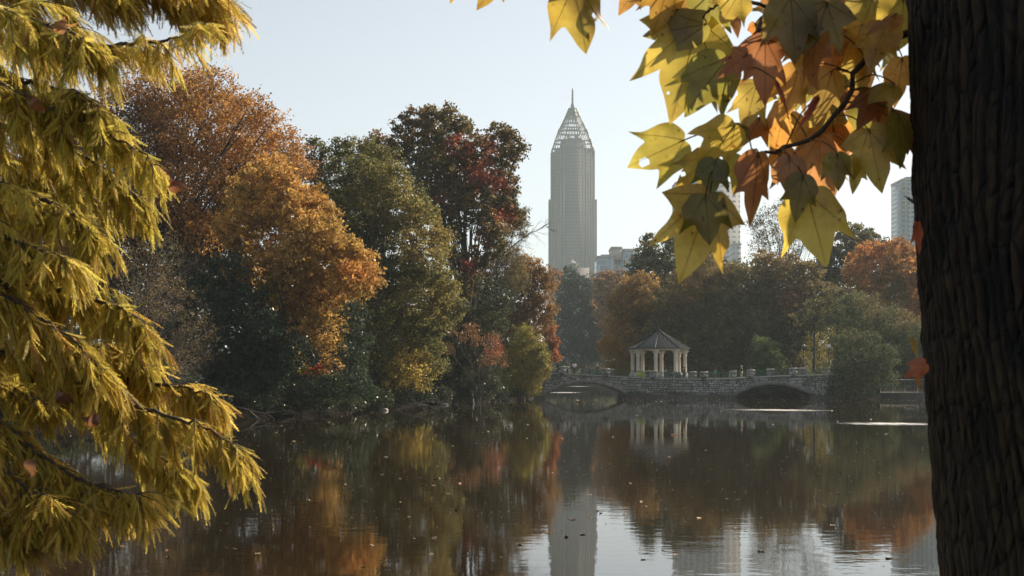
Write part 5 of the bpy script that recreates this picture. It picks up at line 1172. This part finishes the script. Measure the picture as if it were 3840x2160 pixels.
# ---------------------------------------------------------------- leaves floating on the lake
fl_mats = [plain('floating_leaf_' + n_, c, .45, .3, 20) for n_, c in (('straw', (.34, .26, .15)), ('tan', (.40, .24, .10)), ('rust', (.26, .13, .05)))]
protos = []
for kd in range(3):
    V, fs_, dv, tips = leaf_flat(kd, .95); u, v = V[:, 0], V[:, 1] - .5; mb = MB(); mb.add(np.stack([u * .14, v * .14, .006 + .22 * (u * u + v * v) * .14 + .012 * np.sin(u * 6)], -1), fs_)
    protos.append(mb.build('floating_leaf', fl_mats[kd]))
def in_lake(x, y): return float(sdist(np.array([x]), np.array([y]))[0]) < -1
cnt = 0; first = [True] * 3
while cnt < 260:
    py = 1500 + 640 * rng.uniform() ** 2.8; px = rng.uniform(250, 3500) if rng.uniform() < .55 else rng.uniform(900, 2600); Yq = F * CZ / (py - HY); p = W(px, py, Yq)
    if not in_lake(p[0], Yq): continue
    kd = int(rng.integers(3)); sc_ = rng.uniform(.4, .9) * (.75 + Yq / 120)
    if cnt == 0: p = W(2525, 1632, F * CZ / 222.); kd = 2; sc_ = 2.4
    o = protos[kd] if first[kd] else protos[kd].copy()
    if not first[kd]: COL.objects.link(o)
    first[kd] = False; o.location = (p[0], p[1], .001); o.rotation_euler = (rng.uniform(-.25, .25), rng.uniform(-.25, .25), rng.uniform(0, 6.3)); o.scale = (sc_,) * 3
    tag(o, 'small dry leaf floating on the dark lake, one of many alike' if cnt else 'large orange leaf floating below the reflection of the pavilion columns', 'leaf', 'dry leaves floating on the lake'); cnt += 1
# finer specks: pollen and leaf bits beyond counting
n = 1700; P = []
while len(P) < n:
    py = 1494 + 500 * rng.uniform() ** 2.2; px = rng.uniform(150, 3550); Yq = F * CZ / (py - HY)
    if in_lake((px - HX) / F * Yq, Yq): P.append(((px - HX) / F * Yq, Yq, .006))
P = np.array(P); s_ = (.012 + .00035 * P[:, 1:2]) * rng.uniform(.5, 1.4, (n, 1)); an = rng.uniform(0, 6.3, (n, 1)); ex_ = np.concatenate([np.cos(an), np.sin(an), 0 * an], 1); ey_ = np.concatenate([-np.sin(an), np.cos(an), 0 * an], 1); tl_ = np.array([0, 0, 1.0])
V = np.stack([P - ex_ * s_, P - ey_ * s_ * .6 + tl_ * s_ * .5, P + ex_ * s_, P + ey_ * s_ * .6 + tl_ * s_ * .5], 1)
mb = MB(); mb.add(V.reshape(-1, 3), np.arange(4 * n).reshape(-1, 4)); tag(mb.build('leaf_litter', fl_mats[0]), kind='stuff')

# ---------------------------------------------------------------- driftwood and rocks on the left shore
WD = plain('bleached_wood', (.16, .13, .10), .8, .3, 8)
for q, (px, py, Y, ln, lab) in enumerate([(1060, 1545, 103, 1.1, 'bleached fallen branch on the mud under the magnolia'), (880, 1560, 99, 2.8, 'dark fallen branch lying at the water left of the magnolia'), (1500, 1505, 128, 2.0, 'thin dead branch dipping into the water under the olive oak')]):
    mb = MB(); p = W(px, py, Y); p[2] = max(.25, gz(p[0], p[1]) + .15); branchy(mb, p, np.array([.8, -.3, .12]), ln, .05, 2, .5, -.02); o = mb.build('driftwood', WD if q == 0 else M['greybark'], None, org=p); tag(o, lab, 'driftwood', 'fallen branches on the left shore')
def rock(px, Y, s_, lab):
    x = (px - HX) / F * Y; z = max(0, gz(x, Y)); th_ = np.linspace(0, PI, 12); ph_ = np.linspace(0, 2 * PI, 18, endpoint=False); TH, PH = np.meshgrid(th_, ph_, indexing='ij')
    D_ = np.stack([np.sin(TH) * np.cos(PH), np.sin(TH) * np.sin(PH), np.cos(TH)], -1); R_ = s_ * (1 + .25 * sn(D_ * 2 + px, 1.3))[..., None]; V = D_ * R_ * [1.3, .9, .6] + [x, Y, z + s_ * .2]
    i, j = np.meshgrid(np.arange(11), np.arange(18), indexing='ij'); i = i.ravel(); j = j.ravel(); k = (j + 1) % 18
    mb = MB(); mb.add(V.reshape(-1, 3), np.stack([i * 18 + j, (i + 1) * 18 + j, (i + 1) * 18 + k, i * 18 + k], 1)); tag(mb.build('rock', CONC if s_ > .3 else CAPM, None, smooth=True, org=(x, Y, z)), lab, 'rock', 'rocks on the left shore')
rock(1668, 146, .28, 'pale rock at the waterline under the right side of the olive oak'); rock(1440, 123, .3, 'small pale rock at the waterline under the olive oak'); rock(1900, 170, .4, 'dark rock at the waterline under the yellow green tree'); rock(1990, 186, .28, 'pale rock by the left end of the bridge')

# ---------------------------------------------------------------- people, dog, ducks
SK = {'a': plain('skin_brown', (.16, .09, .06), .6, .1, 20), 'b': plain('skin_light', (.48, .30, .22), .6, .1, 20)}
HAIR = plain('dark_hair', (.02, .014, .01), .6, .3, 30); cloth_cache = {}
def cloth(c):
    if c not in cloth_cache: cloth_cache[c] = plain('cloth_%d' % len(cloth_cache), c, .9, .15, 15)
    return cloth_cache[c]
def skin_obj(name, verts, edges, radii, mat, parent, root=0, sub=1):
    me = bpy.data.meshes.new(name); me.from_pydata([tuple(v) for v in verts], edges, []); me.materials.append(mat)
    o = bpy.data.objects.new(name, me); COL.objects.link(o); o.parent = parent; ORG[o.name] = ORG[parent.name]
    md = o.modifiers.new('skin', 'SKIN'); md.use_smooth_shade = True
    for i, sv in enumerate(me.skin_vertices[0].data):
        r = radii[i]; sv.radius = (r, r) if np.isscalar(r) else r; sv.use_root = (i == root)
    s = o.modifiers.new('sub', 'SUBSURF'); s.levels = s.render_levels = sub; return o
def person(pos, h, face, lab, skin='a', top=(.1, .1, .1), legs=(.03, .03, .04), arms='down', hat=None, hair=True, walk=0.0, group='people on the bridge', long_hair=False, shorts=False, lean=0.0):
    """a standing figure h metres tall turned by `face` radians about the vertical (0 looks away from the viewer)"""
    pos = np.array(pos, float); root = thing('person', pos, lab, 'person', group); root.rotation_euler = (0, 0, -face)
    J = dict(pel=(0, 0, .53), wai=(0, 0, .62), che=(0, .01 + lean * .1, .74), nk=(0, .005 + lean * .14, .835), hd0=(0, .015 + lean * .16, .875), hd=(0, .02 + lean * .18, .93), top=(0, .012 + lean * .18, .975))
    for s_, n_ in ((-1, 'l'), (1, 'r')):
        w_ = walk * s_
        J['hip' + n_] = (.052 * s_, 0, .50); J['kn' + n_] = (.06 * s_, .05 * w_ + .01, .27); J['an' + n_] = (.062 * s_, .13 * w_ - .01, .04); J['to' + n_] = (.068 * s_, .13 * w_ + .075, .015)
        J['sh' + n_] = (.105 * s_, .005 + lean * .13, .80)
        pose = arms if isinstance(arms, str) else arms[0 if s_ < 0 else 1]
        el, wr, hn = {'down': ((.135, -.01, .63), (.14, .03, .49), (.14, .04, .43)), 'behind': ((.15, -.05, .64), (.05, -.09, .53), (.015, -.09, .50)), 'face': ((.13, .08, .70), (.06, .11, .83), (.04, .11, .87)),
                      'fwd': ((.13, .08, .67), (.10, .20, .66), (.09, .25, .66)), 'out': ((.20, .03, .72), (.30, .08, .66), (.34, .10, .68)), 'phone': ((.13, .06, .66), (.05, .15, .73), (.03, .17, .76))}[pose]
        J['el' + n_] = (el[0] * s_, el[1] - .06 * w_, el[2]); J['wr' + n_] = (wr[0] * s_, wr[1] - .1 * w_, wr[2]); J['ha' + n_] = (hn[0] * s_, hn[1] - .11 * w_, hn[2])
    R = dict(pel=.075, wai=.066, che=.08, nk=.032, hd0=.042, hd=.058, top=.035)
    for n_ in 'lr': R.update({'hip' + n_: .052, 'kn' + n_: .034, 'an' + n_: .022, 'to' + n_: .02, 'sh' + n_: .036, 'el' + n_: .024, 'wr' + n_: .016, 'ha' + n_: .019})
    def mk(name, names, edges, mat, grow=0.0, extra=None):
        idx = {k_: i for i, k_ in enumerate(names)}
        skin_obj(name, [np.array(J[k_]) * h for k_ in names], [(idx[a], idx[b_]) for a, b_ in edges], [(R[k_] + grow) * h for k_ in names], mat, root)
    body_e = [('pel', 'wai'), ('wai', 'che'), ('che', 'nk'), ('nk', 'hd0'), ('hd0', 'hd'), ('hd', 'top')] + [e for n_ in 'lr' for e in (('pel', 'hip' + n_), ('hip' + n_, 'kn' + n_), ('kn' + n_, 'an' + n_), ('an' + n_, 'to' + n_), ('che', 'sh' + n_), ('sh' + n_, 'el' + n_), ('el' + n_, 'wr' + n_), ('wr' + n_, 'ha' + n_))]
    # hands: short finger chains rooted in the palm
    for s_, n_ in ((-1, 'l'), (1, 'r')):
        w0 = np.array(J['wr' + n_]); h0 = np.array(J['ha' + n_]); d = (h0 - w0) / (np.linalg.norm(h0 - w0) + 1e-9); side = np.cross(d, [0, 1, .2]); side /= np.linalg.norm(side)
        for f_, (o_, l_) in enumerate(((-.014, .030), (-.005, .036), (.004, .034), (.013, .027))):
            J['f%d' % f_ + n_] = tuple(h0 + side * o_ + d * l_); R['f%d' % f_ + n_] = .0055; body_e.append(('ha' + n_, 'f%d' % f_ + n_))
        J['th' + n_] = tuple(h0 - side * .022 + d * .008); R['th' + n_] = .006; body_e.append(('ha' + n_, 'th' + n_))
    names = ['pel'] + [k_ for k_ in J if k_ != 'pel']; mk('body', names, body_e, SK[skin])
    mk('shirt', ['pel', 'wai', 'che', 'shl', 'shr', 'ell', 'elr'], [('pel', 'wai'), ('wai', 'che'), ('che', 'shl'), ('che', 'shr'), ('shl', 'ell'), ('shr', 'elr')], cloth(top), .013)
    if shorts: mk('shorts', ['pel', 'hipl', 'hipr', 'knl', 'knr'], [('pel', 'hipl'), ('pel', 'hipr'), ('hipl', 'knl'), ('hipr', 'knr')], cloth(legs), .015)
    else: mk('trousers', ['pel', 'hipl', 'hipr', 'knl', 'knr', 'anl', 'anr'], [('pel', 'hipl'), ('pel', 'hipr'), ('hipl', 'knl'), ('hipr', 'knr'), ('knl', 'anl'), ('knr', 'anr')], cloth(legs), .013)
    mb = MB(); hc = np.array(J['hd']) * h + np.array([0, -.012, .018]) * h + pos
    if hat: mb.lathe([(.078 * h, -.01 * h), (.068 * h, .03 * h), (.045 * h, .06 * h), (.002, .07 * h)], hc, 12); mb.box(hc[0] - .04 * h, hc[0] + .04 * h, hc[1] + .04 * h, hc[1] + .12 * h, hc[2] - .01 * h, hc[2] + .002 * h); mb.build('cap', cloth(hat), root, smooth=True)
    elif hair:
        mb.lathe([(.030 * h, -.05 * h if not long_hair else -.13 * h), (.058 * h, -.035 * h), (.070 * h, .0), (.064 * h, .03 * h), (.04 * h, .052 * h), (.002, .06 * h)], hc + np.array([0, -.012 * h, 0]), 12); mb.build('hair', HAIR, root, smooth=True)
    return root
def deckp(px, back): p = Pf(px, toppy(px)); return [(px - HX) / F * (Yf(px) + back), Yf(px) + back, p[2] - .15]
person(deckp(2094, 2.6), 1.75, .3, 'person in dark clothes standing just left of the first stone post', 'a', (.02, .02, .025), arms='phone')
person(deckp(2127, 2.2), 1.35, 2.9, 'small person in a pale grey green top beside the person in white', 'b', (.26, .32, .26), (.03, .04, .06))
person(deckp(2144, 3.6), 1.55, .2, 'person in dark top and pale trousers half behind the person in white', 'a', (.02, .025, .025), (.20, .15, .11))
person(deckp(2154, 1.5), 1.86, 0, 'person in a white T-shirt, back turned, hands clasped behind', 'a', (.66, .64, .70), (.02, .022, .03), arms='behind')
person(deckp(2192, 2.0), 1.62, -.5, 'long haired person in a dark top and blue jeans raising one arm', 'b', (.035, .05, .035), (.05, .08, .12), arms=('face', 'out'), long_hair=True)
person(deckp(2211, 1.7), 1.45, 2.4, 'shorter person in black with a bare arm reaching forward', 'b', (.015, .015, .015), (.015, .015, .018), arms=('out', 'fwd'))
person(deckp(2240, 1.9), 1.62, .4, 'person in a white cap and dark maroon top', 'b', (.10, .02, .03), (.03, .06, .07), arms='phone', hat=(.62, .58, .5))
person([W(2493, 1400, 198.4)[0], 198.4, bz_], 1.62, 1.2, 'person in a pale blue shirt leaning on the pavilion wall', 'a', (.34, .38, .45), (.05, .05, .06), arms='fwd', lean=.5)
person([W(2538, 1400, 199.2)[0], 199.2, bz_ - .45], 1.6, 0, 'bowed person in white behind the dark hoops', 'b', (.5, .48, .45), (.3, .28, .26), lean=.8, arms='fwd', hat=(.5, .48, .45))
person([W(2566, 1400, 193.4)[0], 193.4, deckp(2566, 1.5)[2] - .1], 1.86, -PI / 2 * .95 + PI, 'person in black walking past the right pavilion columns in profile', 'a', (.02, .022, .024), (.02, .02, .022), walk=.8, shorts=True)
person(deckp(2682, 2.0), 1.45, .6, 'person in a teal green shirt and red cap', 'a', (.02, .30, .18), (.12, .13, .11), hat=(.20, .03, .02))
person(deckp(2704, 2.6), 1.62, .1, 'person in black walking just right of the teal shirt', 'a', (.015, .015, .018), (.015, .015, .02), walk=.4)
person(deckp(2781, 1.6), 1.75, -.9, 'pale haired person in a black coat and pale trousers between two right posts', 'b', (.015, .018, .022), (.45, .38, .30), hat=(.6, .56, .5), arms='down')
# dog sitting on the coping
dp = np.array(deckp(2168, .15)); dp[2] += .17
dog = thing('dog', dp, 'pale cream dog in a green harness sitting on the bridge edge', 'dog')
dv_ = [(0, 0, .28), (-.16, 0, .22), (.12, 0, .42), (.20, 0, .56), (.25, 0, .66), (.36, 0, .63), (.14, -.07, .22), (.15, -.07, .02), (.14, .07, .22), (.15, .07, .02), (-.18, -.1, .12), (-.02, -.11, .16), (-.12, -.11, .02), (.02, -.11, .015), (-.18, .1, .12), (-.02, .11, .16), (-.12, .11, .02), (.02, .11, .015), (-.32, 0, .1), (-.46, .04, .05), (.235, -.06, .76), (.235, .06, .76)]
de = [(0, 1), (0, 2), (2, 3), (3, 4), (4, 5), (2, 6), (6, 7), (2, 8), (8, 9), (1, 10), (10, 11), (11, 12), (12, 13), (1, 14), (14, 15), (15, 16), (16, 17), (1, 18), (18, 19), (4, 20), (4, 21)]
dr = [.13, .12, .12, .075, .085, .045, .045, .03, .045, .03, .075, .05, .03, .026, .075, .05, .03, .026, .03, .016, .02, .02]
skin_obj('body', dv_, de, dr, plain('cream_fur', (.45, .42, .28), .9, .15, 20), dog)
skin_obj('harness', [(.02, 0, .31), (.10, 0, .40)], [(0, 1)], [.14, .135], cloth((.16, .32, .12)), dog)
def duck(px, py, face, lab):
    Yq = F * CZ / (py - HY); p = W(px, py, Yq); p[2] = 0; r_ = thing('duck', p, lab, 'duck', 'ducks under the left arch'); r_.rotation_euler = (0, 0, face)
    skin_obj('body', [(0, 0, .07), (-.16, 0, .08), (.14, 0, .09), (-.26, 0, .15), (.20, 0, .19), (.23, 0, .26), (.32, 0, .25)], [(0, 1), (0, 2), (1, 3), (2, 4), (4, 5), (5, 6)], [.11, .10, .09, .03, .045, .06, .022], plain('duck_feathers', (.06, .045, .035), .6, .4, 15), r_)
duck(2193, 1474.5, .4, 'dark duck swimming under the left arch, nearer its middle'); duck(2224, 1476, 2.6, 'dark duck swimming under the left arch, nearer its right side')
